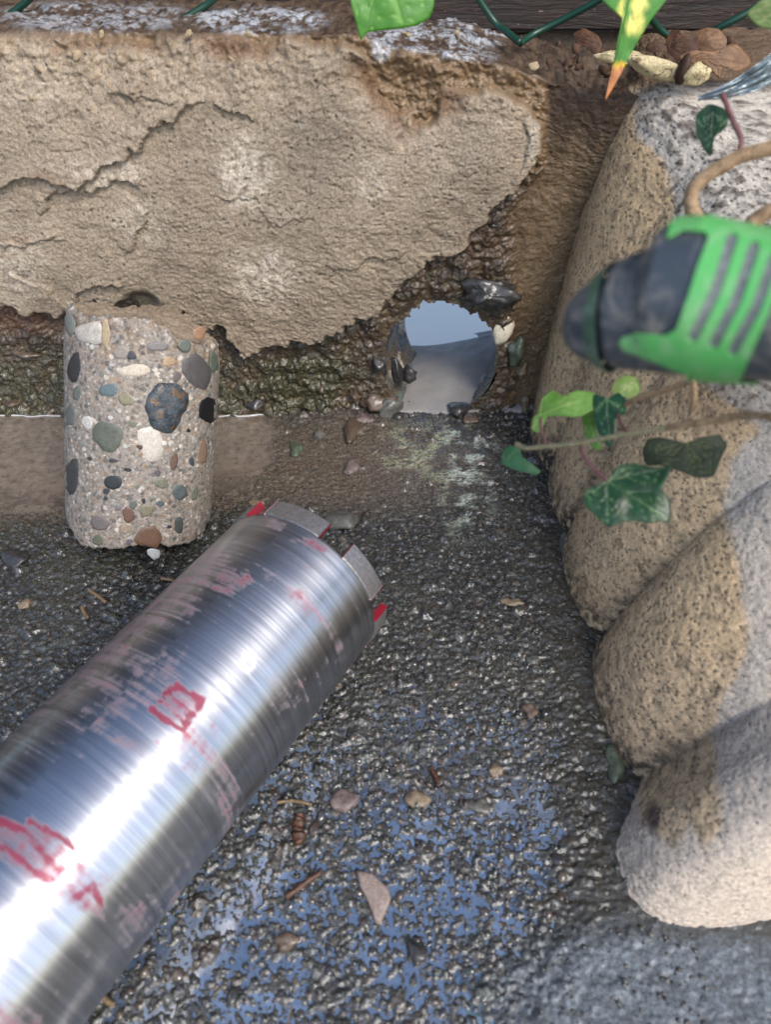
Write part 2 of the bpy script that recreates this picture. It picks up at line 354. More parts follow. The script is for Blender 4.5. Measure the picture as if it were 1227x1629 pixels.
D_c = -.004 + .0020 * n_md + .0016 * n_fi + .0010 * n_vf + .0025 * fbm(X / .02, VV / .12, 3, 44)
D_c = D_c + .02 * ss(820, 1010, px) ** 2
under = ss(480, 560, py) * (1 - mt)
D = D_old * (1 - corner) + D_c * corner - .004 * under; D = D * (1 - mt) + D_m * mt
D = D + .010 * ss(630, 665, py) * (1 - corner) * ss(585, 500, px) * (.5 + n_md)          # old footing flares at the waterline
# lip of broken concrete round the hole
he = np.hypot((X - HX) / HRX, (VV - HZ) / HRZ); rm = ss(1.30, 1.02, he); D = D * (1 - rm) + (-.003 + .0022 * n_md + .0022 * n_fi + .0012 * n_vf) * rm
topn = .0045 * n_md + .0022 * n_fi
D = D * (1 - top) ; Yg = Yb - D * (1 - top) - .0 ; Zw = Zb + top * (topn + .002 * ss(300, 200, px)) - (1 - top) * 0
edge = ss(ZT - .012, ZT, VV) * (1 - top); Zw = Zw + edge * (.004 * n_md + .002 * n_fi)
drop = np.interp(px, [-500, 560, 620, 740, 880, 960, 1300], [0, 0, .008, .012, .026, .034, .036]) * ss(.18, .30, VV); Zw = Zw - drop + .006*n_md*ss(820,900,px)*ss(.18,.3,VV)
# colour
C = np.ones(X.shape + (3,)) * S(104, 84, 60) * .62
C = mixc(C, ss(-.2, .4, n_md), S(70, 54, 38) * .6)
C = mixc(C, ss(.1, .5, pebb) * .3, S(104, 90, 66) * .7); C = mixc(C, ss(.1, .5, peb) * .45, pal[ID % 8] * .9)
C = mixc(C, ss(300, 200, py) * .8, S(150, 120, 84) * .7)
moss = ss(540, 600, py + 30 * n_lo) * ss(620, 520, px) * ss(-.35, .15, n_lo + .5 * n_md)
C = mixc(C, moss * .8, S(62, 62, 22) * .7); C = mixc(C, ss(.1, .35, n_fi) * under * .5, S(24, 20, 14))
C = mixc(C, ell(px, py, 20, 500, 110, 28, .5) * (1 - mt) * .8, S(116, 80, 56) * .65)
Cc = np.ones_like(C) * S(126, 103, 74) * .75; Cc = mixc(Cc, ss(-.2, .4, fbm(X / .03, VV / .10, 4, 45)) * .7, S(98, 76, 50) * .72)
Cc = mixc(Cc, ss(250, 90, py + 60 * n_md) * .85, S(74, 52, 36) * .7); Cc = mixc(Cc, ss(.1, .4, n_fi) * .4, S(50, 38, 26))
C = mixc(C, corner, 0) + Cc * corner[..., None]
C = mixc(C, ell(wpx, wpy, 760, 380, 40, 50, .4) * .6, S(88, 64, 42) * .7)
Cm = np.ones_like(C) * S(170, 153, 131) * .80
Cm = mixc(Cm, ss(-.3, .5, n_lo) * .45, S(146, 131, 112) * .8); Cm = mixc(Cm, ss(0, .5, n_md) * .30, S(178, 164, 146) * .82)
for (a, b, c, d, k) in ((392, 262, 42, 52, .75), (425, 430, 48, 45, .6), (180, 262, 60, 25, .4), (60, 120, 60, 50, .25), (590, 270, 30, 35, .3), (20, 400, 60, 60, .4), (240, 340, 40, 35, .3)):
    Cm = mixc(Cm, ell(wpx, wpy, a, b, c, d, .5) * k * ss(-.35, .2, n_fi), S(228, 216, 198) * .92)
Cm = mixc(Cm, crum * ss(-.1, .3, n_fi) * .45, S(172, 146, 108) * .8); Cm = mixc(Cm, crum * ss(.12, .3, n_md) * .35, S(120, 92, 62) * .75)
Cm = mixc(Cm, np.clip(crack, 0, 1) * .35, S(84, 70, 54) * .7); Cm = mixc(Cm, np.clip(rid - .35, 0, 1) * drag * .6, S(78, 66, 50) * .7)
Cm = mixc(Cm, cav * .85, S(118, 80, 44) * .72); Cm = mixc(Cm, nock * .8, S(70, 60, 38) * .7)
Cm = mixc(Cm, ell(wpx, wpy, 95, 268, 30, 16, .6) * .5, S(116, 84, 58) * .75); Cm = mixc(Cm, ell(wpx, wpy, 40, 365, 26, 14, .6) * .5, S(126, 92, 62) * .75)
for pl, h, wd, side in RIDGES[:7]:
    d, s_, t_ = pld(wpx, wpy, pl); Cm = mixc(Cm, np.exp(-((d - 0) / 3.5) ** 2) * .25 * ss(-.3, .3, n_fi + .2), S(96, 76, 56) * .7)
lip = ell(wpx, wpy, 856, 180, 12, 70, .5); Cm = mixc(Cm, lip * .45, S(196, 186, 168) * .82)
Cm = mixc(Cm, ss(.2, .45, n_vf) * ss(.1, .4, n_fi) * .6, S(90, 76, 60) * .7)
Cm = mixc(Cm, pore * .6, S(70, 58, 46) * .6)
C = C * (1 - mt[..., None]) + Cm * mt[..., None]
# soil on top of the wall, with its wet glare painted whitish
Ct = np.ones_like(C) * S(100, 80, 60) * .7; Ct = mixc(Ct, ss(-.1, .3, n_fi), S(60, 42, 30) * .7)
C = mixc(C, top, 0) + Ct * top[..., None]
pt, qt = P(X, Yg, Zw)
wet_glare = np.clip(ell(pt, qt, 150, 26, 150, 24, .3) * .75 + ell(pt, qt, 415, 32, 105, 22, .25) + 1.3 * ell(pt, qt, 700, 50, 110, 32, .25) + ell(pt, qt, 745, 88, 45, 12, .4) + ell(pt, qt, 606, 80, 14, 18, .4) + .7 * ell(pt, qt, 1180, 45, 70, 22, .4) + .6 * ell(pt, qt, 920, 46, 60, 12, .4), 0, 1) * ss(-.12, .18, fbm(X / .007, VV / .0025, 4, 46) + .7 * n_md) * ss(.285, .292, VV + .3 * 0)
C = mixc(C, wet_glare * .65, S(206, 212, 220) * .9)
Wt = .35 * mt + .72 * (1 - mt) * (1 - corner) + .35 * corner * (1 - mt); Wt = np.clip(Wt + .25 * under + .5 * wet_glare - .1 * crum - .0 * mt, 0, 1)
wall = thing('low_concrete_wall', (0, WY, 0), 'low concrete wall smeared with beige trowelled mortar, a round cored hole at its foot', 'wall')
keep = ((he[:-1, :-1] + .07 * n_fi[:-1, :-1] + .11 * n_md[:-1, :-1]) > 1.0) & (VV[:-1, :-1] > -.02)
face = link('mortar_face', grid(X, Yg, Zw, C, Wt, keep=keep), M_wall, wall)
# bore: the inside of the cored hole
TH = .09; th = np.linspace(0, 2 * PI, 220, endpoint=False); yy = np.linspace(0, 1, 90)
TT, YY = np.meshgrid(th, yy); nb = fbm(TT * 3, YY * 6, 3, 51); nb2 = fbm(TT * 14, YY * 24, 3, 52)
r_ = 1.0 + .025 * nb + .018 * nb2 + .045 * np.exp(-YY * 8)
XB = HX + .24 * YY * TH + HRX * r_ * np.cos(TT); ZB = HZ + HRZ * r_ * np.sin(TT); YB = WY + .010 + YY * (TH - .014)
F1, F2, ID = wor(TT * 3.2 + .5 * nb2, YY * 4.5 + .5 * nb, 53); stn = ss(.50, .46, F1) * (ID % 5 < 4)
CB = np.ones(TT.shape + (3,)) * S(112, 96, 76) * .7; CB = mixc(CB, ss(-.2, .3, nb2) * .5, S(80, 64, 46) * .7)
pal2 = np.array([S(70, 84, 84), S(54, 58, 62), S(200, 188, 165), S(96, 106, 96), S(120, 96, 80)]) * .8
CB = CB * (1 - stn[..., None]) + pal2[ID % 5] * stn[..., None]
link('bore', grid(XB, YB, ZB, CB, np.full(TT.shape, .85), wrap=True, flip=True), M_wall, wall)
# back face of the wall and its far side, with the same opening
th2 = np.linspace(0, 2 * PI, 96, endpoint=False); rr2 = np.linspace(0, 1, 8); T2, R2 = np.meshgrid(th2, rr2)
ex = np.where(np.abs(np.cos(T2)) * .26 > np.abs(np.sin(T2)) * .5, 0, 0)
def box_r(c, s_, x0, x1, z0, z1):
    tx = np.where(c > 0, (x1 - HX) / np.maximum(c, 1e-6), (x0 - HX) / np.minimum(c, -1e-6)); tz = np.where(s_ > 0, (z1 - HZ) / np.maximum(s_, 1e-6), (z0 - HZ) / np.minimum(s_, -1e-6)); return np.minimum(tx, tz)
bo = box_r(np.cos(T2), np.sin(T2), -.62, .27, -.05, .30); XI = HX + .24 * TH + HRX * np.cos(T2); ZI = HZ + HRZ * np.sin(T2)
XK = XI * (1 - R2) + (HX + bo * np.cos(T2)) * R2; ZK = ZI * (1 - R2) + (HZ + bo * np.sin(T2)) * R2
link('rear_face', grid(XK, np.full_like(XK, WY - .004 + TH), ZK, np.ones(XK.shape + (3,)) * S(120, 104, 84) * .7, np.full(XK.shape, .3), wrap=True, flip=True), M_wall, wall)
# stones sitting proud in the old concrete
M_st = [stone_mat('stone_brown', S(82, 68, 56) * .75, S(108, 90, 74) * .75, rough=.45, coat=.25), stone_mat('stone_grey', S(78, 80, 76) * .8, S(110, 108, 100) * .8, rough=.45, coat=.25),
        stone_mat('stone_green', S(66, 76, 62) * .8, S(96, 106, 88) * .8, rough=.45, coat=.25), stone_mat('stone_dark', S(34, 33, 34), S(62, 60, 58) * .8, rough=.4, coat=.35),
        stone_mat('stone_tan', S(124, 108, 86) * .75, S(148, 132, 110) * .75, rough=.45), stone_mat('stone_violet', S(100, 86, 84) * .8, S(132, 116, 110) * .8, rough=.35)]
M_shard = stone_mat('pale_stone', S(222, 208, 184) * .9, S(236, 224, 202) * .92, rough=.4, bd=.0001)
for i, (a, b, rx, rz, k, dy) in enumerate([(620, 650, 22, 20, 1, -.002), (640, 668, 20, 17, 3, -.006), (600, 640, 30, 20, 0, 0), (565, 628, 10, 8, 0, .002), (650, 596, 15, 17, 3, .012), (633, 590, 9, 24, 3, .004), (600, 580, 13, 14, 3, .0),
        (735, 400, 10, 7, 1, .003), (765, 372, 16, 13, 0, .004), (785, 350, 12, 10, 3, .003), (512, 615, 11, 7, 0, .004), (405, 640, 16, 7, 3, .004),
        (20, 640, 14, 6, 0, .004), (40, 560, 22, 6, 0, .004), (820, 560, 15, 26, 2, .002), (812, 610, 9, 11, 0, .004), (830, 590, 8, 14, 4, .003), (580, 668, 16, 10, 5, -.01), (835, 640, 10, 16, 4, .004)]):
    q = gy(a, b, WY + .002 + dy); sc = .67 / FPX
    rock('stone', q, (rx * sc, .008, rz * sc), 200 + i, M_st[k], (random.uniform(-.3, .3), random.uniform(-.3, .3), random.uniform(-.3, .3)), wall, sub=3, ang=.5, cuts=9, fine=.12)
q = gy(800, 526, WY + .003); rock('pale_stone_shard', q, (.0085, .004, .0165), 77, M_shard, (0, .25, 0), wall, sub=2, cuts=9, ang=.2)['label'] = 'cream coloured cut stone face beside the hole'
q = gy(776, 466, WY - .004); rock('dark_lump', q, (.0225, .014, .014), 81, M_st[3], (0, .18, 0), wall, sub=4, ang=.6, cuts=8, fine=.22)['label'] = 'black jagged lump hanging over the hole'
q = gy(655, 115, WY - .012)
M_crumb = stone_mat('mortar_crumb', S(150, 128, 96) * .75, S(190, 172, 140) * .8, rough=.8)
for i in range(12):
    a = random.uniform(10, 860); b = random.gauss(100, 45)
    rock('mortar_crumb', gy(a, max(b, 55), WY - .012 - .005 * (b > 100)), [random.uniform(.0012, .0038) for _ in range(3)], 900 + i, M_crumb, (random.random() * 3, random.random() * 3, 0), wall, sub=2, ang=.6, fine=.15)

# slurry lying in the bore, and the pool behind the wall, its base whitened for reflected sky
M_slur, nt, bs = newmat('grey_slurry'); tc = N(nt, 'ShaderNodeTexCoord').outputs['Object']
c = mixcol(nt, rng(nt, noise_n(nt, 26, 3, .5, tc), .35, .65, 0, 1), S(156, 153, 149) * .85, S(134, 131, 128) * .85)
c = mixcol(nt, rng(nt, noise_n(nt, 40, 2, .5, tc), .6, .7, 0, .5), c, S(104, 84, 86) * .8)
nt.links.new(c, bs.inputs['Base Color']); bs.inputs['Roughness'].default_value = .6; bs.inputs['Specular IOR Level'].default_value = .2
xs = np.linspace(HX - .055, HX + .11, 130); ys = np.linspace(WY - .012, WY + .16, 420); XS, YS = np.meshgrid(xs, ys)
ns = fbm(XS / .03, YS / .03, 3, 61)
ZS = .0035 + .010 * ss(WY, WY + .08, YS) + .013 * ss(HX - .01, HX + .075, XS + .01 * ns) * ss(WY + .04, WY + .10, YS) + .0022 * ns + .004 * ss(HX + .05, HX + .09, XS) - .012 * ss(WY + .004, WY - .012, YS + .004 * ns) - .03 * ss(WY + .100, WY + .125, YS + .006 * ns + .0 * XS)
slur = link('slurry', grid(XS, YS, ZS), M_slur); tag(slur, kind='structure')
M_pond, nt, bs = newmat('sky_glare_water'); bs.inputs['Base Color'].default_value = (*S(255, 246, 230), 1); bs.inputs['Roughness'].default_value = .15; bs.inputs['IOR'].default_value = 1.8
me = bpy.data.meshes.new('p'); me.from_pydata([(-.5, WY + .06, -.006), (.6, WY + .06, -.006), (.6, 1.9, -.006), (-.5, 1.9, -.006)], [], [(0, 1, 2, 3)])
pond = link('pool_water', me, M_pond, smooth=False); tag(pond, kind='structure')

# ================================================================== SCALLOPED WALL ON THE RIGHT
M_scal = surf_mat('weathered_cast_concrete', (500, 1700), .30, .0008, .92, .45, speck=420)
kn = np.array([(.165, .70), (.150, .62), (.134, .556), (.1375, .475), (.1375, .40), (.141, .302), (.141, .205), (.133, .165), (.142, .134), (.178, .124), (.26, .14), (.40, .17), (.60, .20)])
def cat(kn, m):
    o = []
    for i in range(len(kn) - 1):
        p0, p1, p2, p3 = kn[max(i - 1, 0)], kn[i], kn[i + 1], kn[min(i + 2, len(kn) - 1)]
        k = max(int(np.linalg.norm(p2 - p1) * m), 4)
        for t in np.linspace(0, 1, k, endpoint=False): o.append(.5 * ((2 * p1) + (-p0 + p2) * t + (2 * p0 - 5 * p1 + 4 * p2 - p3) * t * t + (-p0 + 3 * p1 - 3 * p2 + p3) * t ** 3))
    return np.array(o)
FT = cat(kn, 850); ns_ = len(FT); fx, fy = FT[:, 0], FT[:, 1]
onface = (fx < .16) & (fy > .13); last = np.arange(ns_) > np.argmin(np.abs(fy - .205) + (fx > .16) * 9)
cusps = [.70, .551, .478, .40, .302, .205]; amps = [0.0, .006, .006, .012, .015]
sc_ = np.zeros(ns_)
for (a, b, am) in zip(cusps[:-1], cusps[1:], amps):
    m = (fy <= a) & (fy > b) & ~last; t = (a - fy) / (a - b); sc_ = np.where(m, am * np.sqrt(np.clip(np.sin(PI * t), 0, 1)), sc_)
il = np.where(last)[0]; tl = (np.arange(ns_) - il[0]) / 190.; sc_ = np.where(last, .034 * np.clip(np.sin(PI * np.clip(tl, 0, 1)), 0, 1) ** .6, sc_)
tip = np.array([.62, .36]); tx = np.where(last, .62, .62) - fx; ty = np.where(last, .30, fy) - fy; ty = ss(0, 260, np.arange(ns_) - il[0]) * (.34 - fy)
dn = np.hypot(tx * .5, ty * 2.0); dx, dy = tx * .5 / dn, ty * 2.0 / dn
key = np.where(last, .205 - .085 * np.clip(tl, 0, 1), fy)
zt = np.interp(key, [.12, .15, .205, .25, .30, .40, .556, .70], [.118, .120, .134, .155, .180, .236, .291, .300])
wd = np.interp(key, [.12, .205, .30, .40, .50, .556, .70], [.130, .130, .125, .115, .075, .05, .05]); pw_ = np.interp(key, [.12, .3, .45, .556], [2.3, 2.3, 2.8, 3.4])
q1 = np.linspace(0, 1, 250) ** 1.5; ext = np.linspace(.002, .42, 110) ** 1.0
Q, I = np.meshgrid(q1, np.arange(ns_), indexing='ij'); Dd = Q * wd[I]; Zf = zt[I] * (1 - (1 - Q) ** pw_[I]) - .008
E_, I2 = np.meshgrid(ext, np.arange(ns_), indexing='ij'); De = wd[I2] + E_; Ze = zt[I2] - .008 + E_ * .06
Dd = np.concatenate([Dd, De]); Zf = np.concatenate([Zf, Ze]); II = np.concatenate([I, I2]); hv = Zf / zt[II]
fadeS = 1 - ss(.12, .9, Dd / (wd[II] + 1e-6)) * np.where(fy[II] < .24, .92, .75)
X = fx[II] + dx[II] * Dd - sc_[II] * fadeS * (1 - .35 * np.clip(hv, 0, 1)) * ~(last[II] & False); Y = fy[II] + dy[II] * Dd; Zs = Zf
X = np.where(last[II], fx[II] + dx[II] * Dd - sc_[II] * fadeS * (1 - .35 * np.clip(hv, 0, 1)) * np.clip(1.2 - fx[II] * 4, 0, 1), X)
sarc = II / 850.; varc = np.cumsum(np.concatenate([np.zeros((1, ns_)), np.hypot(np.diff(Dd, axis=0), np.diff(Zf, axis=0))]), axis=0)
def nrm(X, Y, Z):
    a = np.stack(np.gradient(np.stack([X, Y, Z], -1), axis=0), 0); b = np.gradient(np.stack([X, Y, Z], -1), axis=1); n = np.cross(a.reshape(X.shape + (3,)), b); return n / (np.linalg.norm(n, axis=-1)[..., None] + 1e-12)
NN = nrm(X, Y, Zs); sg = np.sign(NN[100, 200, 0]); NN = -NN * sg * 1.0 if NN[100, 200, 0] > 0 else NN
n1 = fbm(sarc / .03, varc / .03, 4, 71); n2 = fbm(sarc / .007, varc / .007, 3, 72); n3 = fbm(sarc / .0026, varc / .0026, 2, 73)
F1, F2, ID = wor(sarc / .0030 + .5 * n2, varc / .0030 + .5 * n1, 74)
pits = ss(.30, .16, F1) * (ID % 7 < 3) * ss(-.5, .1, n1 + .3)
topm = ss(.86, .98, hv) * (1 - ss(.55,.3, fy[II]) * 0)
d_ = .0011 * n1 + .0005 * n2 + .0005 * n3 - .0007 * pits + topm * (.002 * n1 + .002 * n2)
X = X + NN[..., 0] * d_; Y = Y + NN[..., 1] * d_; Zs = Zs + NN[..., 2] * d_
px, py = P(X, Y, Zs); wx, wy = px + 16 * n1 + 8 * n2, py + 22 * n1
C = np.ones(X.shape + (3,)) * S(212, 182, 142) * .92
C = mixc(C, ss(-.1, .5, n1) * .5, S(196, 166, 128) * .88); C = mixc(C, ss(0, .4, n2) * .3, S(196, 172, 140) * .82)
C = mixc(C, ss(1000, 1130, wy) * .35, S(186, 166, 140) * .9)
dry = sdp(wx, wy, [(1235, 640), (1190, 690), (1165, 740), (1150, 800), (1170, 860), (1185, 960), (1192, 1040), (1150, 1110), (1135, 1170), (1145, 1250), (1150, 1310), (1120, 1350), (1095, 1310), (1070, 1340), (1030, 1320), (1010, 1260), (985, 1240), (955, 1300), (955, 1420), (1040, 1520), (1500, 1600), (1500, 600)])
dm = ss(10, -10, dry + 6 * n2)
C = mixc(C, dm, S(206, 192, 176) * .86); C = mixc(C, dm * ss(-.1, .4, n1) * .4, S(184, 176, 166) * .86); C = mixc(C, dm * ss(1280, 1400, wy) * .5, S(208, 192, 174) * .86)
tp = ss(6, -8, sdp(wx, wy, [(1012, 140), (1004, 180), (1010, 215), (1040, 240), (1060, 262), (1075, 330), (1050, 380), (1100, 600), (1240, 700), (1500, 700), (1500, 100)])); C = mixc(C, tp * ss(.45, .75, hv), S(190, 182, 170) * .84)
C = mixc(C, tp * ss(.0, .35, n2 + .4 * n1) * ss(1010, 1090, wx) * .7, S(96, 84, 74) * .7)
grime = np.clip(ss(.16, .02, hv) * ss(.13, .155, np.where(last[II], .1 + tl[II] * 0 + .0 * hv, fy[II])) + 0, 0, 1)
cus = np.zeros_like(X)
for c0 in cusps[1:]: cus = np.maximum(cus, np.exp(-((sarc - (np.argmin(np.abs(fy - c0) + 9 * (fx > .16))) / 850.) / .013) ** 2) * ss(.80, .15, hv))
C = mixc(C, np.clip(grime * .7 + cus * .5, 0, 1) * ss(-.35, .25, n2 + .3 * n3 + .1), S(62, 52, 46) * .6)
C = mixc(C, pits * (1 - .6 * dm) * .75, S(48, 40, 34) * .7); C = mixc(C, ss(.18, .36, n2 + .4 * n3) * (1 - .6 * dm) * .45 , S(70, 58, 46) * .7)
C = mixc(C, ell(px, py, 1040, 1300, 12, 24, .5) * .8, S(52, 30, 48) * .8)
C = mixc(C, ell(wx, wy, 1140, 640, 80, 50, .6) * .5, S(84, 66, 48) * .7)
C = mixc(C, ss(150, 128, wy) * ss(900, 960, px) * .9, S(84, 62, 44) * .7)
C = mixc(C, ss(945, 900, wx + .14 * wy - 130) * ss(700, 600, wy) * .45 * ss(.5,.56, fy[II]), S(118, 92, 62) * .75)
Wt = np.clip(.45 * (1 - dm) * (1 - tp) + .2 * grime, 0, 1)
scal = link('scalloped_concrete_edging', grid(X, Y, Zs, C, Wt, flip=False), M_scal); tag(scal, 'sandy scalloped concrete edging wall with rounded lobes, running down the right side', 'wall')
# ================================================================== DARK BOARD AND WIRE FENCE ABOVE THE WALL
M_board, nt, bs = newmat('dark_board'); tc = N(nt, 'ShaderNodeTexCoord').outputs['Object']
mp = N(nt, 'ShaderNodeMapping'); mp.inputs['Scale'].default_value = (18, 60, 160); nt.links.new(tc, mp.inputs[0])
nb_ = noise_n(nt, 1, 6, .7, mp.outputs[0], .5); c = mixcol(nt, rng(nt, nb_, .35, .7, 0, 1), S(24, 15, 13) * .55, S(60, 38, 27) * .6)
c = mixcol(nt, rng(nt, noise_n(nt, 300, 3, .6, tc), .68, .74, 0, .6), c, S(150, 130, 120))
nt.links.new(c, bs.inputs['Base Color']); bs.inputs['Roughness'].default_value = .6; nt.links.new(bump(nt, nb_, .002), bs.inputs['Normal'])
def boxmesh(x0, x1, y0, y1, z0, z1, bev=.0):
    import bmesh
    bm = bmesh.new(); bmesh.ops.create_cube(bm, size=1)
    for v_ in bm.verts: v_.co = ((x0 + x1) / 2 + v_.co.x * (x1 - x0), (y0 + y1) / 2 + v_.co.y * (y1 - y0), (z0 + z1) / 2 + v_.co.z * (z1 - z0))
    if bev: bmesh.ops.bevel(bm, geom=bm.edges[:], offset=bev, segments=2, affect='EDGES')
    me = bpy.data.meshes.new('b'); bm.to_mesh(me); bm.free(); return me
BY = WY + .075
fence = thing('board_fence', (0, BY, .3), 'dark weathered timber boards standing along the top of the low wall, the upper ones unseen and stacked to block light', 'fence')
zb = gy(300, 22, BY)[2] - .012
for k in range(5):  # boards above the lowest are unseen, stacked high to block light
    link('board', boxmesh(-1.2, 1.0, BY + .003 * (k % 2), BY + .022 + .003 * (k % 2), zb + k * .146, zb + k * .146 + .142, .003), M_board, fence, smooth=False)
for xx in (-.9, .8): link('post', boxmesh(xx - .04, xx + .04, BY + .028, BY + .108, .0, zb + .74, .004), M_board, fence, smooth=False)
M_wire, nt, bs = newmat('green_coated_wire'); bs.inputs['Base Color'].default_value = (*S(20, 66, 50) * .7, 1); bs.inputs['Roughness'].default_value = .35
wf = thing('wire_mesh', tuple(gy(828, 68, WY + .03)), 'green plastic coated chain link wire hanging in front of the dark boards', 'wire fence')
for pl in ([(700, -120), (745, -30), (785, 32), (808, 52), (828, 68)], [(828, 69), (850, 54), (890, 34), (950, 2), (1010, -40), (1080, -120)], [(1030, 20), (1052, 48), (1078, 62), (1110, 64), (1145, 44), (1200, 14), (1260, -30)],
           [(-60, 60), (0, 32), (40, 4), (80, -40)], [(240, 60), (312, 18), (345, -6), (420, -80)]):
    link('wire', tube_mesh([gy(a, b, WY + .030 + .012 * math.sin(i)) for i, (a, b) in enumerate(pl)], .0023, 10), M_wire, wf)

# ================================================================== CONCRETE CORE
cc = np.array([-.1750, .4270, .0790]); ca = np.array([math.cos(1.2555) * math.cos(1.133), math.sin(1.2555) * math.cos(1.133), math.sin(1.133)])
CR = .0515
e1 = np.cross(ca, [0, 1., 0]); e1 /= np.linalg.norm(e1); e1 = -e1 if e1[0] < 0 else e1; e2 = np.cross(ca, e1); e2 = e2 if e2[1] < 0 else -e2      # e2 faces the camera
def core_hit(px_, py_, R):
    r = ray(px_, py_); o = CO - cc; rp = r - ca * (r @ ca); op = o - ca * (o @ ca)
    a = rp @ rp; b = 2 * rp @ op; c = op @ op - R * R; dsc = max(b * b - 4 * a * c, 0); t = (-b - math.sqrt(dsc)) / (2 * a)
    h = CO + r * t; s = (h - cc) @ ca; q = h - cc - ca * s; return math.atan2(q @ e1, q @ e2), s
_, s_bot = core_hit(222, 866, CR); _, s_top = core_hit(222, 508, CR)
M_core = surf_mat('core_cement', (420, 1700), .34, .0004, .8, .35, speck=700)
core = thing('concrete_core', cc + ca * s_bot, 'grey speckled concrete core cylinder with inlaid pebbles standing on end by the wall', 'concrete core')
th = np.linspace(0, 2 * PI, 420, endpoint=False); tv = np.linspace(0, 1, 300); TH_, TV = np.meshgrid(th, tv)
nn = fbm(np.cos(TH_) * 1.2 + 5, np.sin(TH_) * 1.2 + TV * 0, 3, 81); nj = fbm(np.cos(TH_) * 6 + 5, np.sin(TH_) * 6 + 3, 3, 82)
topo = s_top + .004 * nn + .004 * nj - .014 * ss(.1, 1.0, np.sin(TH_)) - .001 ; boto = s_bot - .001 + .009 * nn + .003 * nj - .004 * np.cos(TH_)
SS_ = boto * (1 - TV) + topo * TV
uu, vv = TH_ * CR, SS_; g1 = fbm(uu / .010, vv / .010, 4, 83); g2 = fbm(uu / .0025, vv / .0025, 3, 84); F1, F2, ID = wor(uu / .0042 + .5 * g1, vv / .0042, 85); Fb, _, IDb = wor(uu / .0020, vv / .0020, 86)
rough_top = ss(.80, .97, TV + .05 * g1) ; rough_bot = ss(.06, .0, TV + .02 * g1)
RR = CR + .00004 * g2 - .0006 * ss(.30, .45, g2) - (.0016 + .0030 * np.abs(g1)) * rough_top ** 2 * (np.cos(TH_) > -9) - .0010 * rough_bot - .0022 * ss(.972, 1, TV) - .001 * ss(.008, 0, TV)
VX = cc[None, None] + RR[..., None] * (np.cos(TH_)[..., None] * e2 + np.sin(TH_)[..., None] * e1) + SS_[..., None] * ca
C = np.ones(TH_.shape + (3,)) * S(150, 141, 131) * .72; C = mixc(C, ss(-.1, .4, g1) * .5, S(152, 136, 118) * .85); C = mixc(C, ss(0, .5, g2) * .35, S(196, 184, 168) * .86)
pc = np.array([S(70, 76, 78), S(120, 112, 104), S(104, 92, 80), S(216, 206, 190), S(92, 100, 92), S(60, 56, 56), S(150, 120, 92), S(190, 186, 180)]) * .85
a = (ss(.40, .33, F1) * (ID % 5 < 3))[..., None] * .7; C = C * (1 - a) + pc[ID % 8] * a; a = (ss(.42, .34, Fb) * (IDb % 7 < 3))[..., None] * .6; C = C * (1 - a) + pc[(IDb // 3) % 8] * a
C = mixc(C, rough_top * ss(-.2, .3, g1) * .45, S(128, 104, 78) * .8); C = mixc(C, ss(.30, .42, g2) * .5, S(80, 70, 60) * .7)
body = link('cement_body', grid(VX[..., 0], VX[..., 1], VX[..., 2], C, np.full(TH_.shape, .35), wrap=True), M_core, core)
for nm, ring, sgn in (('broken_top', VX[-1], 1), ('broken_base', VX[0], -1)):
    rad = np.linspace(1, 0, 40); cen = ring.mean(0); A_, B_ = np.meshgrid(np.arange(420), rad); pts = cen + (ring[A_] - cen) * B_[..., None]
    f = fbm(pts[..., 0] / .02, pts[..., 1] / .02, 4, 88) * .010 * (1 - B_ ** 6); pts = pts + f[..., None] * ca
    link(nm, grid(pts[..., 0], pts[..., 1], pts[..., 2], np.ones(B_.shape + (3,)) * S(140, 124, 104) * .8, np.full(B_.shape, .4), wrap=True, flip=(sgn < 0)), M_core, core)
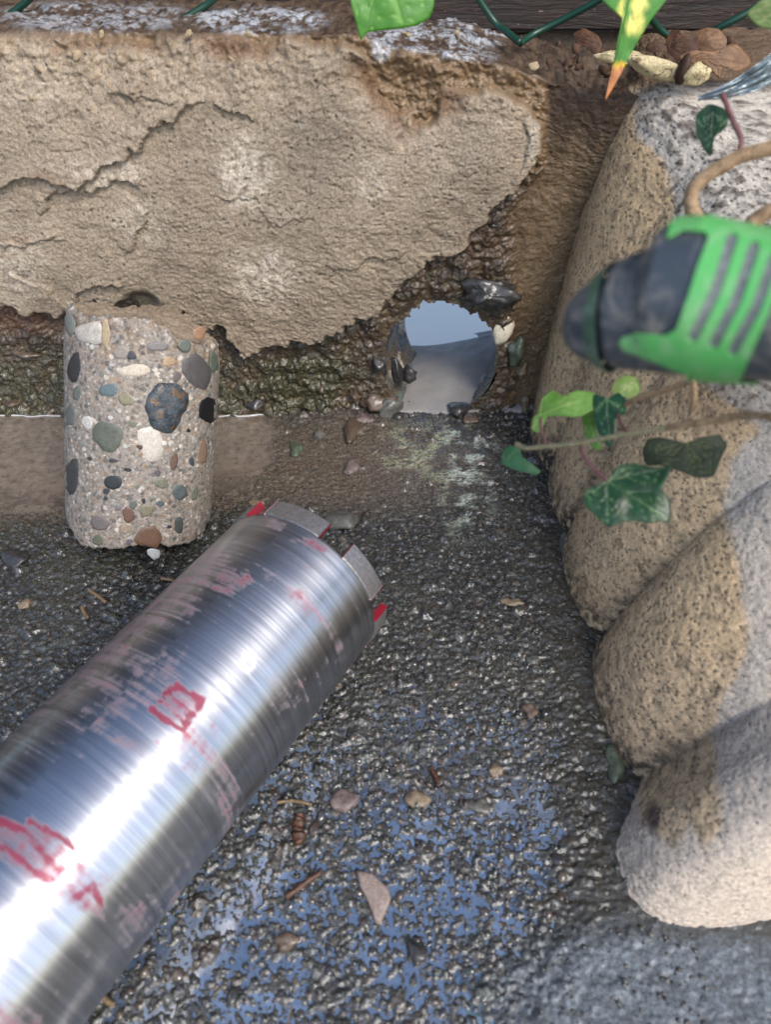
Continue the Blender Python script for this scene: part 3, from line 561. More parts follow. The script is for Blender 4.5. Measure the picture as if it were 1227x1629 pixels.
ST = [(288, 405, 27, 62, (58, 54, 56)), (300, 505, 17, 30, (112, 118, 108)), (272, 592, 22, 48, (112, 114, 106)), (278, 832, 32, 75, (72, 68, 68)), (272, 235, 22, 42, (136, 138, 128)), (422, 492, 38, 30, (96, 116, 120)), (490, 527, 38, 28, (146, 138, 104)),
      (768, 420, 60, 72, (94, 88, 88)), (812, 572, 42, 55, (20, 20, 24)), (425, 672, 66, 64, (104, 108, 92)), (512, 357, 21, 18, (64, 62, 74)), (615, 322, 42, 20, (128, 120, 118)), (352, 268, 58, 50, (208, 196, 180)), (412, 270, 20, 55, (190, 162, 120)), (780, 270, 26, 30, (176, 128, 92)),
      (835, 382, 18, 42, (106, 118, 100)), (440, 852, 34, 33, (50, 56, 58)), (415, 886, 14, 14, (60, 66, 68)), (678, 770, 18, 36, (122, 92, 76)), (748, 770, 10, 20, (78, 80, 92)), (790, 735, 22, 50, (150, 118, 92)), (498, 803, 17, 9, (44, 42, 48)), (700, 892, 31, 38, (92, 104, 104)), (758, 895, 15, 30, (120, 122, 104)),
      (630, 856, 30, 20, (128, 130, 106)), (613, 815, 14, 14, (98, 92, 100)), (574, 962, 29, 30, (132, 124, 96)), (519, 940, 16, 20, (110, 116, 104)), (697, 1020, 20, 33, (78, 86, 80)), (390, 1012, 46, 32, (120, 108, 102)), (490, 1032, 32, 22, (170, 150, 122)), (580, 1065, 54, 52, (122, 84, 62)),
      (500, 980, 26, 34, (118, 82, 62)), (625, 935, 15, 15, (88, 104, 110)), (720, 318, 28, 25, (108, 118, 106)), (690, 440, 16, 22, (108, 96, 96)), (520, 626, 18, 12, (120, 126, 104)), (590, 702, 58, 66, (212, 200, 182)), (520, 415, 66, 26, (206, 188, 164)), (380, 1078, 24, 22, (110, 114, 90)), (660, 380, 30, 22, (184, 150, 110)),
      (470, 345, 34, 30, (150, 138, 124)), (320, 700, 14, 12, (150, 146, 140)), (340, 620, 22, 30, (206, 200, 190)), (442, 768, 22, 8, (70, 64, 66)), (600, 1130, 26, 22, (176, 180, 182)), (560, 925, 10, 10, (40, 46, 60)), (412, 914, 9, 10, (60, 64, 74)), (350, 760, 10, 8, (70, 60, 60)), (660, 1026, 9, 9, (50, 54, 70)), (504, 1084, 14, 12, (100, 92, 100)), (735, 650, 10, 8, (50, 46, 44)), (545, 800, 12, 10, (130, 128, 124)), (545, 715, 14, 9, (92, 60, 44)), (760, 690, 12, 16, (170, 160, 148)), (640, 700, 12, 10, (220, 214, 206)), (460, 950, 14, 10, (128, 126, 130)), (340, 880, 18, 14, (150, 140, 118)), (700, 955, 14, 10, (140, 130, 120)), (430, 600, 12, 8, (200, 196, 190))]
def inlay(cx, cy, rx, ry, col, i, big=False, rock_=False):
    cx, cy, rx, ry = cx / 2.454, 420 + cy / 2.454, rx / 2.454, ry / 2.454; r = np.random.RandomState(i); n = 36; V = []; F = []
    ph = r.rand(4) * 6.28; out = []
    k = r.randint(5, 9); va = np.sort((np.arange(k) + r.uniform(-.3, .3, k)) * 2 * PI / k); vr = r.uniform(.78, 1.2, k); vp = np.stack([np.cos(va) * vr, np.sin(va) * vr], -1)
    for j in range(n):
        t = 2 * PI * j / n; w_ = 9
        for q_ in range(k):
            A0, B0 = vp[q_], vp[(q_ + 1) % k]; nx_, ny_ = B0[1] - A0[1], A0[0] - B0[0]; ln_ = math.hypot(nx_, ny_); dd = (math.cos(t) * nx_ + math.sin(t) * ny_) / ln_
            if dd > .05: w_ = min(w_, (A0[0] * nx_ + A0[1] * ny_) / ln_ / dd)
        w_ = .55 * min(w_, 1.25) + .45 + .02 * math.sin(9 * t + ph[3]) + .09 * math.sin(2 * t + ph[0]) + .05 * math.sin(3 * t + ph[1]); out.append((math.cos(t) * w_, math.sin(t) * w_))
    rings = [1.0, .97, .6, .3]; lift = [-.0002, .00010, .00013, .00013]
    if rock_: lift = [-.0005, .0008, .0016, .0015]
    for q_, l in zip(rings, lift):
        for (a_x, a_y) in out:
            t, s_ = core_hit(cx + rx * a_x * q_, cy + ry * a_y * q_, CR)
            lz = l + (.0009 * mnoise.noise((a_x * 3 * q_, a_y * 3 * q_, i)) if rock_ else 0)
            V.append(cc + (CR + lz) * (math.cos(t) * e2 + math.sin(t) * e1) + s_ * ca)
    t, s_ = core_hit(cx, cy, CR); V.append(cc + (CR + lift[-1]) * (math.cos(t) * e2 + math.sin(t) * e1) + s_ * ca)
    for a_ in range(len(rings) - 1):
        for j in range(n): F.append((a_ * n + j, a_ * n + (j + 1) % n, (a_ + 1) * n + (j + 1) % n, (a_ + 1) * n + j))
    b_ = (len(rings) - 1) * n
    for j in range(n): F.append((b_ + j, b_ + (j + 1) % n, len(V) - 1))
    me = bpy.data.meshes.new('p'); me.from_pydata([tuple(v_) for v_ in V], [], [f[::-1] for f in F]); me.update(); return me
for i, (a, b, c_, d, colr) in enumerate(ST):
    cg = sum(colr) / 3.; c1 = S(*[.75 * q_ + .25 * cg for q_ in colr]) * .78; m = stone_mat('pebble_%02d' % i, c1, c1 * (.72 + .1 * (i % 3)), sc=260, rough=.5, bd=.00015)
    link('pebble', inlay(a, b, c_, d, colr, i), m, core)
mb = stone_mat('pebble_big', S(46, 54, 62) * .7, S(84, 92, 98) * .75, sc=120, rough=.3, bd=.0006, veins=S(120, 92, 62) * .7)
o = link('pebble', inlay(650, 556, 100, 95, 0, 99, rock_=True), mb, core); o['label'] = 'large slate blue pebble with rust orange patches, broken open'

# ================================================================== CORE DRILL BARREL
TA = np.array([math.cos(4.1813), math.sin(4.1813), 0.]); TC = np.array([-.0495, .3095, .0553]); TR = .055
TX = np.array([TA[1], -TA[0], 0.]); TX = TX if TX[0] > 0 else -TX; TZ = np.array([0, 0, 1.])
TX = -TX if TX[0] < 0 else TX
def tcyl(t, s, R): return TC + TA * s + R * (math.cos(t) * TZ + math.sin(t) * TX)
def tube_s(px_, py_):
    r = ray(px_, py_); o = CO - TC; rp = r - TA * (r @ TA); op = o - TA * (o @ TA); a = rp @ rp; b = 2 * rp @ op; c = op @ op - TR * TR; t = (-b - math.sqrt(max(b * b - 4 * a * c, 0))) / (2 * a)
    h = CO + r * t; s = (h - TC) @ TA; q = h - TC - TA * s; return math.atan2(q @ TX, q @ TZ), s
s_rim = tube_s(540, 880)[1]
M_steel, nt, bs = newmat('brushed_steel'); at = N(nt, 'ShaderNodeAttribute'); at.attribute_name = 'Col'; uv = N(nt, 'ShaderNodeTexCoord').outputs['UV']
def uvn(sx, sy, det=4, ro=.6, d=0):
    mp = N(nt, 'ShaderNodeMapping'); mp.inputs['Scale'].default_value = (sx, sy, 1); nt.links.new(uv, mp.inputs[0]); return noise_n(nt, 1, det, ro, mp.outputs[0], d)
ln1 = uvn(1400, 1.3); ln2 = uvn(420, 2.5, 6, .7); bl = uvn(30, 3, 4); sp = uvn(120, 60, 4, .6)
steel = mixcol(nt, rng(nt, ln2, .3, .7, 0, 1), S(160, 162, 168), S(206, 207, 211)); steel = mulcol(nt, steel, rng(nt, ln1, .3, .7, .80, 1.15)); steel = mulcol(nt, steel, rng(nt, bl, .35, .7, .86, 1.04))
pm = N(nt, 'ShaderNodeMath', operation='ADD'); nt.links.new(at.outputs['Alpha'], pm.inputs[0]); nt.links.new(rng(nt, ln2, .3, .7, -.30, .30), pm.inputs[1])
pk = rng(nt, mathn(nt, 'ADD', pm.outputs[0], rng(nt, sp, .3, .7, -.22, .22)), .20, .72, 0, 1)
pink = mixcol(nt, rng(nt, sp, .3, .7, 0, 1), S(132, 26, 56) * .7, S(160, 56, 86) * .72)
nt.links.new(mixcol(nt, mathn(nt, 'MULTIPLY', pk, .95), steel, pink), bs.inputs['Base Color'])
nt.links.new(mathn(nt, 'SUBTRACT', 1.0, mathn(nt, 'MULTIPLY', pk, .85)), bs.inputs['Metallic'])
sep = N(nt, 'ShaderNodeSeparateColor'); nt.links.new(at.outputs['Color'], sep.inputs[0])
nt.links.new(mathn(nt, 'ADD', rng(nt, ln2, .3, .7, .26, .38), mathn(nt, 'MULTIPLY', sep.outputs[0], .35)), bs.inputs['Roughness'])
bs.inputs['Anisotropic'].default_value = .80; bs.inputs['Anisotropic Rotation'].default_value = 0
tg = N(nt, 'ShaderNodeTangent'); tg.direction_type = 'UV_MAP'; nt.links.new(tg.outputs[0], bs.inputs['Tangent'])
b = bump(nt, ln1, .00003); b = bump(nt, ln2, .00004, 1, b); nt.links.new(b, bs.inputs['Normal'])
drill = thing('core_drill_barrel', TC + TA * s_rim - TZ * TR, 'shiny brushed steel core drill barrel smeared with pink red paint on wet ground', 'core drill')
def barrel(R, s0, s1, ns2, nt2, paint=True, flip=False, t0=0, t1=2 * PI, wrap=True):
    th = np.linspace(t0, t1, nt2, endpoint=not wrap); sv = np.linspace(s0, s1, ns2); A_, B_ = np.meshgrid(th, sv)
    Rr = R(B_, A_) if callable(R) else np.full_like(A_, R)
    V = TC + TA * B_[..., None] + Rr[..., None] * (np.cos(A_)[..., None] * TZ + np.sin(A_)[..., None] * TX); px, py = P(V[..., 0], V[..., 1], V[..., 2])
    vis = (np.cos(A_ - .5) > 0.0); pm = np.zeros_like(A_); q = fbm(A_ * 1.5, B_ / .004, 4, 91); q2 = fbm(A_ * 6, B_ / .004, 3, 92)
    wx, wy = px + 10 * q2, py + 10 * q
    # smears of paint left on the steel
    pats = [([(233, 1128), (278, 1082), (326, 1112), (288, 1168)], .62), ([(-40, 1270), (0, 1292), (60, 1322), (110, 1350), (150, 1392), (170, 1425), (165, 1465), (120, 1450), (60, 1405), (0, 1365), (-40, 1340)], .55), ([(-30, 1575), (20, 1588), (60, 1610), (70, 1640), (-30, 1650)], .6),
            ([(336, 925), (358, 902), (398, 912), (404, 930), (366, 950), (338, 938)], .62), ([(466, 862), (492, 852), (528, 868), (520, 884), (488, 876)], .60), ([(150, 1060), (200, 1030), (236, 1070), (180, 1120), (130, 1110)], .32), ([(300, 920), (340, 900), (350, 940), (300, 960)], .3),
            ([(100, 1150), (160, 1110), (210, 1150), (150, 1190)], .28), ([(430, 1075), (480, 1055), (500, 1110), (440, 1140)], .22), ([(180, 1160), (250, 1180), (240, 1215), (170, 1180)], .36)]
    if paint:
        for pl, k in pats: pm = np.maximum(pm, k * ss(6, -6, sdp(wx, wy, pl)) * (.75 + .6 * q))
        frame = np.abs(sdp(wx, wy, [(240, 1128), (280, 1090), (320, 1114), (288, 1160)])) ; pm = np.maximum(pm, .95 * ss(10, 2, frame) * ss(16, 2, sdp(wx, wy, [(233, 1128), (278, 1082), (326, 1112), (288, 1168)])) * ss(-.6, .0, q))
        for pl in ([(-20, 1295), (40, 1325), (75, 1365), (95, 1385)], [(50, 1310), (90, 1330), (118, 1350)], [(0, 1348), (40, 1370), (75, 1400)], [(120, 1430), (150, 1405), (160, 1440)]): pm = np.maximum(pm, .78 * ss(12, 2, pld(wx, wy, pl)[0] + 4 * q2))
        pm = pm * vis
        pm = np.maximum(pm, .34 * ss(.1, .5, fbm(A_ * .9 + 3, B_ / .03, 3, 93)))
        pm = np.maximum(pm, .36 * ss(60, 10, pld(px, py, [(-60, 1180), (120, 1060), (230, 970), (330, 900)])[0] + 30 * q) * (np.cos(A_) > -.2))
        pm = np.maximum(pm, .30 * ss(50, 10, pld(px, py, [(180, 1120), (260, 1060)])[0] + 20 * q))
    dull = np.zeros_like(A_)
    for (a, b2, c2, d2) in ((338, 1290, 22, 38), (258, 1395, 12, 14), (395, 1055, 10, 12)): dull = np.maximum(dull, ell(wx, wy, a, b2, c2, d2, .5))
    C = np.stack([dull, dull, dull], -1)
    me = grid(V[..., 0], V[..., 1], V[..., 2], C, pm, wrap=wrap, flip=flip)
    uvl = me.uv_layers.new(name='UVMap'); li = np.empty(len(me.loops), np.int32); me.loops.foreach_get('vertex_index', li)
    u = (B_.ravel())[li]; vv_ = (A_.ravel() / (2 * PI))[li]
    if wrap:
        vq = vv_.reshape(-1, 4); big = (vq.max(1) - vq.min(1)) > .5; vq[big] = np.where(vq[big] < .5, vq[big] + 1, vq[big]); vv_ = vq.ravel()
    uvl.data.foreach_set('uv', np.stack([u, vv_], -1).astype(np.float32).ravel()); return me
LEN = .46
prof = lambda B_, A_: TR - .0009 * ss(s_rim + .0016, s_rim, B_) + .00001 * np.sin(B_ * 900) + .0001 * np.sin(3 * A_ + B_ * 30)
link('barrel', barrel(prof, s_rim, s_rim + LEN, 520, 300), M_steel, drill)
M_inner = stone_mat('dull_steel', S(96, 92, 90) * .7, S(120, 112, 106) * .7, sc=200, rough=.6)
link('barrel_inside', barrel(TR - .0028, s_rim, s_rim + LEN, 8, 90, False, True), M_inner, drill)
A_, B_ = np.meshgrid(np.linspace(0, 2 * PI, 160, endpoint=False), np.linspace(0, 1, 4)); Rr = TR - .0009 - B_ * .0019; V = TC + TA * (s_rim - .0002) + Rr[..., None] * (np.cos(A_)[..., None] * TZ + np.sin(A_)[..., None] * TX)
M_rim, nt, bs = newmat('rim_steel'); bs.inputs['Base Color'].default_value = (*S(200, 190, 184), 1); bs.inputs['Metallic'].default_value = 1; bs.inputs['Roughness'].default_value = .32
link('rim', grid(V[..., 0], V[..., 1], V[..., 2], wrap=True), M_rim, drill)
M_seg, nt, bs = newmat('segment_metal'); tc = N(nt, 'ShaderNodeTexCoord').outputs['Object']
nn_ = noise_n(nt, 500, 5, .7, tc); nt.links.new(mixcol(nt, rng(nt, nn_, .3, .7, 0, 1), S(120, 118, 118), S(164, 160, 158)), bs.inputs['Base Color']); bs.inputs['Metallic'].default_value = .75; bs.inputs['Roughness'].default_value = .42; nt.links.new(bump(nt, nn_, .0002), bs.inputs['Normal'])
M_red = stone_mat('red_paint', S(170, 22, 50) * .7, S(130, 18, 42) * .7, sc=300, rough=.5, bd=.0001)
def segment(t0, t1, h, name='segment'):
    th = np.linspace(t0, t1, 14); V = []; F = []; C = 4
    for t in th:
        for (R, s_) in ((TR + .0008, .0012), (TR + .0008, -h), (TR - .0034, -h), (TR - .0034, .0012)): V.append(tcyl(t, s_rim + s_, R))
    for i in range(13):
        for j in range(4): F.append((i * 4 + j, i * 4 + (j + 1) % 4, (i + 1) * 4 + (j + 1) % 4, (i + 1) * 4 + j))
    F += [(0, 1, 2, 3), (55, 54, 53, 52)]
    me = bpy.data.meshes.new('s'); me.from_pydata([tuple(v_) for v_ in V], [], F); me.update()
    me.materials.append(M_seg); me.materials.append(M_red); me.polygons[len(F) - 1].material_index = 1; me.polygons[len(F) - 2].material_index = 1
    o = bpy.data.objects.new(name, me); COL.objects.link(o); o.parent = drill; o.matrix_parent_inverse = drill.matrix_basis.inverted()
    bv = o.modifiers.new('b', 'BEVEL'); bv.width = .0005; bv.segments = 2; bv.limit_method = 'ANGLE'; return o
SEG = [(430, 812, 515, 835), (555, 868, 600, 925), ]
tt = [tube_s(a, b)[0] for a, b in ((420, 820), (512, 850), (545, 885), (592, 950), (596, 990))]
print('seg angles', [round(math.degrees(t), 1) for t in tt])
SEGS = [(tt[0], tt[1]), (tt[2], tt[3])]; wseg = tt[3] - tt[2]; gap = tt[2] - tt[1]
t = tt[3] + gap
while t + wseg < tt[0] + 2 * PI - .6 * gap: SEGS.append((t, t + wseg)); t += wseg + gap
for a, b in SEGS: segment(a, b, .0115)

# ================================================================== HOSE CONNECTOR
KD = .232
k0 = gd(903, 514, KD); k1 = gd(1227, 506, KD * .94); KA = (k1 - k0) / np.linalg.norm(k1 - k0); vw = CO - (k0 + k1) / 2; vw /= np.linalg.norm(vw)
KU = np.cross(vw, KA); KU /= np.linalg.norm(KU); KU = KU if KU[2] > 0 else -KU; KF = np.cross(KA, KU); KF = KF if KF @ vw > 0 else -KF
PXM = np.linalg.norm(k1 - k0) / 324.
conn = thing('hose_connector', k0, 'green and dark grey garden hose connector with three grip stripes at the right', 'hose connector')
def rev(prof_t, prof_b, a0, a1, na, nth, off=0, mask=None, jit=0):
    """lathe whose upper and lower outline differ; a in picture-sized units along the axis"""
    a = np.linspace(a0, a1, na); th = np.linspace(0, 2 * PI, nth, endpoint=False); A_, T_ = np.meshgrid(a, th, indexing='ij')
    yt = np.interp(A_, [p[0] for p in prof_t], [p[1] for p in prof_t]); yb = np.interp(A_, [p[0] for p in prof_b], [p[1] for p in prof_b])
    c = (yt + yb) / 2; r = (yb - yt) / 2 + off; cen = (510 - c)
    V = k0 + KA * ((A_ - 903) * PXM)[..., None] + KU * ((cen + r * np.cos(T_)) * PXM)[..., None] + KF * (r * np.sin(T_) * PXM)[..., None]; return V, A_, T_
M_cg, nt, bs = newmat('dusty_grey_rubber'); tc = N(nt, 'ShaderNodeTexCoord').outputs['Object']; nn_ = noise_n(nt, 90, 7, .72, tc, .8)
nt.links.new(mixcol(nt, rng(nt, nn_, .47, .66, 0, .85), S(66, 74, 82) * .8, S(140, 134, 126) * .85), bs.inputs['Base Color']); nt.links.new(rng(nt, nn_, .3, .7, .25, .6), bs.inputs['Roughness'])
M_gr, nt, bs = newmat('green_plastic'); tc = N(nt, 'ShaderNodeTexCoord').outputs['Object']; nn_ = noise_n(nt, 110, 7, .7, tc, .6)
nt.links.new(mixcol(nt, rng(nt, nn_, .47, .66, 0, .6), S(92, 178, 96) * .85, S(150, 188, 142) * .85), bs.inputs['Base Color']); bs.inputs['Roughness'].default_value = .35; bs.inputs['Subsurface Weight'].default_value = .0
M_gp, nt, bs = newmat('pale_green_plastic'); tc = N(nt, 'ShaderNodeTexCoord').outputs['Object']; nn_ = noise_n(nt, 80, 4, .6, tc)
nt.links.new(mixcol(nt, rng(nt, nn_, .4, .7, 0, 1), S(86, 130, 100) * .8, S(120, 160, 130) * .8), bs.inputs['Base Color']); bs.inputs['Roughness'].default_value = .4
def part(name, V, mat, keep=None, solid=0, parent=conn, caps=False):
    me = grid(V[..., 0], V[..., 1], V[..., 2], keep=keep, wrap=True); o = link(name, me, mat, parent)
    if solid: m_ = o.modifiers.new('s', 'SOLIDIFY'); m_.thickness = solid; m_.offset = 0
    return o
tipT = [(901, 500), (903, 488), (908, 476), (916, 464), (930, 452), (950, 439), (962, 432), (966, 440), (972, 440)]; tipB = [(901, 528), (903, 541), (908, 551), (916, 560), (930, 569), (950, 577), (962, 581), (966, 574), (972, 574)]
V, A_, T_ = rev(tipT, tipB, 901, 970, 50, 120); part('nozzle_tip', V, M_cg)
a = (np.linspace(1, 0, 6)[:, None, None] * (V[0] - V[0].mean(0)) + V[0].mean(0)); part('nozzle_end', a + 0, M_cg)
V, A_, T_ = rev([(962, 426), (986, 411)], [(962, 586), (986, 595)], 962, 986, 8, 120); M_co = stone_mat('collar_plastic', S(60, 92, 72) * .75, S(92, 116, 96) * .8, sc=90, rough=.5); part('collar', V, M_co)
bT = [(983, 428), (990, 413), (1000, 408), (1040, 396), (1052, 388), (1062, 366), (1075, 358), (1130, 360), (1200, 382), (1300, 404)]; bB = [(983, 578), (990, 585), (1000, 588), (1040, 592), (1062, 594), (1100, 598), (1150, 602), (1200, 604), (1300, 612)]
V, A_, T_ = rev(bT, bB, 983, 1300, 160, 180); V = V.copy()
s0_ = (np.linspace(1, 0, 4)[:, None, None]); part('grip_body', V, M_cg)
V, A_, T_ = rev(bT, bB, 1040, 1300, 700, 1000, 0, None) if False else rev(bT, bB, 975, 1300, 620, 900)
offp = 5.0; V = V + ((KU * np.cos(T_)[..., None]) + KF * np.sin(T_)[..., None]) * (offp * PXM)
px, py = P(V[..., 0], V[..., 1], V[..., 2])
SHELL = [(1062, 380), (1066, 356), (1090, 340), (1165, 345), (1260, 375), (1330, 390), (1330, 470), (1240, 455), (1222, 500), (1203, 545), (1170, 620), (1130, 612), (1080, 590), (1020, 566), (992, 556), (986, 546), (990, 537), (1010, 531), (1058, 534), (1076, 524), (1094, 475), (1113, 415), (1128, 378), (1120, 368), (1085, 366)]
def slot(x0, y0, x1, y1, w0, w1):
    d, s_, t_ = pld(px, py, [(x0, y0), ((x0 + x1) / 2 + 4, (y0 + y1) / 2 + 6), (x1, y1)]); return d - (w0 + (w1 - w0) * t_)
front = (T_ > .0) & (T_ < PI); sh = sdp(px, py, SHELL)
msk = np.where(front, sh, np.where((A_ > 1110) & (A_ < 1215), -5, 5)); sl_ = np.minimum(np.minimum(slot(1165, 380, 1104, 534, 9.5, 8.5), slot(1200, 394, 1137, 545, 9.5, 8.5)), slot(1232, 412, 1167, 556, 9.5, 8.5)); msk = np.where(front, np.maximum(msk, -sl_), msk)
part('green_shell', V, M_gr, keep=(msk[:-1] < 0), solid=.0007)
M_rib = stone_mat('rib_rubber', S(104, 112, 114) * .7, S(126, 130, 128) * .75, sc=120, rough=.7)
for (x0, y0, x1, y1) in ((1165, 380, 1104, 534), (1200, 394, 1137, 545), (1232, 412, 1167, 556)):
    d, s_, t_ = pld(px, py, [(x0, y0), ((x0 + x1) / 2 + 4, (y0 + y1) / 2 + 6), (x1, y1)]); mk = (d < 11) & front
    part('grip_stripe', V - ((KU * np.cos(T_)[..., None]) + KF * np.sin(T_)[..., None]) * (.8 * PXM), M_rib, keep=mk[:-1])
hs = [k0 + KA * ((a - 903) * PXM) + KU * ((510 - b) * PXM) for a, b in ((1180, 515), (1240, 518), (1330, 530), (1420, 560))]; h4 = hs[-1] + np.array([.10, .05, -.05]); h5 = h4 + np.array([.12, .12, -.03])
hose = link('hose', tube_mesh(hs + [h4, h5], [82 * PXM, 84 * PXM, 84 * PXM, 82 * PXM, 82 * PXM, 82 * PXM], 48), M_gp, conn)

# ================================================================== LEAVES, VINES, LITTER
def leafmat(name, c1, c2, vein, rough=.35, mode='ivy'):
    m, nt, bs = newmat(name); tc = N(nt, 'ShaderNodeTexCoord').outputs['Object']; at = N(nt, 'ShaderNodeAttribute'); at.attribute_name = 'Col'
    n1 = noise_n(nt, 130, 5, .6, tc); c = mixcol(nt, rng(nt, n1, .35, .68, 0, 1), c1, c2)
    c = mixcol(nt, at.outputs['Alpha'], c, vein)
    nt.links.new(c, bs.inputs['Base Color']); bs.inputs['Roughness'].default_value = rough; bs.inputs['Specular IOR Level'].default_value = .5
    tr = N(nt, 'ShaderNodeBsdfTranslucent'); nt.links.new(c, tr.inputs[0]); mx = N(nt, 'ShaderNodeMixShader'); mx.inputs[0].default_value = .22
    nt.links.new(bs.outputs[0], mx.inputs[1]); nt.links.new(tr.outputs[0], mx.inputs[2]); nt.links.new(mx.outputs[0], nt.nodes['Material Output'].inputs[0])
    nt.links.new(bump(nt, n1, .0006), bs.inputs['Normal']); return m
def leaf(name, outl, jn, dist, tilt, mat, parent=None, curl=.0, veins=None, vw=1.6, seed=0, cols=None):
    """outline traced at its own distance, on a plane tilted to the line of sight, then curved out of that plane"""
    jn = np.array(jn, float); O2 = np.array(outl, float); n = len(O2); pts = []
    for i in range(n):
        p0, p1, p2, p3 = O2[i - 1], O2[i], O2[(i + 1) % n], O2[(i + 2) % n]
        for t in (0, .25, .5, .75):
            cr = .5 * ((2 * p1) + (-p0 + p2) * t + (2 * p0 - 5 * p1 + 4 * p2 - p3) * t * t + (-p0 + 3 * p1 - 3 * p2 + p3) * t ** 3); pts.append(.4 * cr + .6 * (p1 * (1 - t) + p2 * t))
    pts = np.array(pts); cen = pts.mean(0); J = jn
    ins = sdp(np.array([jn[0]]), np.array([jn[1]]), [tuple(p) for p in O2])[0] < -2; hub = jn if ins else jn * .55 + cen * .45
    rr = np.linspace(0, 1, 22); G = hub + (pts[None] - hub) * rr[:, None, None]; px, py = G[..., 0], G[..., 1]
    c3 = gd(*cen, dist); nv = CO - c3; nv /= np.linalg.norm(nv); nv = nv + np.array(tilt); nv /= np.linalg.norm(nv)
    rx = (px - 613.5) / FPX; ry = (814.5 - py) / FPX; R = np.stack([rx, cP + ry * sP, -sP + ry * cP], -1)
    t = ((c3 - CO) @ nv) / (R @ nv); V = CO + R * t[..., None]; sz = np.linalg.norm(V[-1] - c3, axis=-1).mean()
    if veins is None:
        ang = sorted(range(n), key=lambda i: -np.linalg.norm(O2[i] - jn))[:5]; veins = [tuple(O2[i]) for i in ang]
    D = np.full(px.shape, 99.)
    for v_ in veins:
        e = np.array(v_) - jn; L = np.linalg.norm(e); tt_ = np.clip(((px - jn[0]) * e[0] + (py - jn[1]) * e[1]) / L ** 2, 0, .92); d = np.hypot(px - jn[0] - e[0] * tt_, py - jn[1] - e[1] * tt_); D = np.minimum(D, d * (1 + .9 * tt_))
        for q in (.3, .5, .7):
            for sg_ in (-1, 1):
                b0 = jn + e * q; f = np.array([e[0] * .28 - sg_ * e[1] * .2, e[1] * .28 + sg_ * e[0] * .2]); D = np.minimum(D, pld(px, py, [tuple(b0), tuple(b0 + f)])[0] * 2.4)
    vm = ss(vw, vw * .35, D); dist_c = np.hypot(px - cen[0], py - cen[1]); mx_ = dist_c.max()
    lift = -curl * sz * (dist_c / mx_) ** 2 - .035 * sz * vm + .10 * sz * fbm(px / (mx_ * .8), py / (mx_ * .8), 2, seed + 5); V = V + nv * lift[..., None]
    C = np.zeros(px.shape + (3,)); me = grid(V[..., 0], V[..., 1], V[..., 2], C, vm, wrap=True)
    o = link(name, me, mat, parent); m_ = o.modifiers.new('s', 'SOLIDIFY'); m_.thickness = .0004; m_.offset = 0
    if cols is not None:
        a4 = np.ones(px.shape + (4,), np.float32); a4[..., :3] = cols(px, py, vm); a4[..., 3] = vm; at = o.data.color_attributes['Col']; at.data.foreach_set('color', a4.reshape(-1))
    return o
ML_dark = leafmat('ivy_dark', S(22, 62, 34) * .85, S(38, 86, 46) * .85, S(118, 150, 96) * .8, .3)
ML_dull = leafmat('ivy_dull', S(24, 40, 18) * .8, S(44, 58, 26) * .8, S(84, 94, 50) * .8, .6)  # dull dark olive leaf colour
ML_light = leafmat('ivy_young', S(100, 146, 56) * .85, S(130, 172, 84) * .85, S(170, 190, 110) * .85, .45)
ML_big = leafmat('ivy_big', S(64, 128, 34) * .85, S(90, 152, 52) * .85, S(128, 178, 84) * .85, .4)
M_bark = stone_mat('vine_bark', S(140, 112, 82) * .8, S(182, 154, 118) * .8, sc=220, rough=.7)
M_gst = stone_mat('vine_green', S(118, 120, 84) * .8, S(156, 140, 112) * .8, sc=220, rough=.6)
M_pet = stone_mat('petiole_purple', S(104, 66, 66) * .8, S(138, 96, 92) * .8, sc=300, rough=.5)
iv = thing('ivy_trail', gd(1227, 662, .30), 'trailing ivy vine with dark and light green leaves, across the right concrete lobes', 'ivy')
VD = .325
def vine(pl, r, mat, d0, d1, parent, name='stem'):
    n = len(pl); return link(name, tube_mesh([gd(a, b, d0 + (d1 - d0) * i / (n - 1)) for i, (a, b) in enumerate(pl)], r, 8, .15, 3), mat, parent)
vine([(1420, 668), (1300, 660), (1227, 662), (1190, 660), (1150, 667), (1095, 675), (1060, 681)], [.0014, .0014, .0014, .0014, .0014, .0013, .0012], M_bark, .27, .305, iv)
vine([(1060, 681), (1000, 690), (950, 700), (905, 707), (868, 710), (838, 713), (822, 707)], [.0012, .0010, .0010, .0010, .0010, .0011, .0014], M_gst, .305, VD, iv)
vine([(1240, 590), (1170, 592), (1110, 603), (1060, 620), (1015, 633), (996, 644)], .0012, M_bark, .285, .33, iv)
vine([(1104, 603), (1106, 625), (1104, 645)], .0010, M_bark, .30, .305, iv)
vine([(924, 704), (928, 722), (942, 742), (966, 764)], .0009, M_pet, .315, .306, iv, 'petiole'); vine([(868, 706), (862, 686), (860, 664)], .0007, M_pet, .32, .33, iv, 'petiole'); vine([(1000, 690), (990, 676), (984, 660)], .0008, M_pet, .31, .33, iv, 'petiole')
leaf('leaf', [(967.6, 765), (976, 750), (988, 739), (1013, 737), (1042, 743), (1070, 741), (1059, 767), (1053, 779), (1062, 788), (1068, 799), (1068, 830), (1050, 829), (1035, 832), (1010, 829), (991, 830), (969, 839), (955, 826), (941, 813), (931, 803), (930, 782), (951, 770)], (967, 765), .305, (.1, -.05, .25), ML_dark, iv, .10, [(1068, 742), (1066, 828), (968, 838), (932, 795), (1013, 737)], 2.0, 1)['label'] = 'large glossy dark green lobed leaf with pale veins'
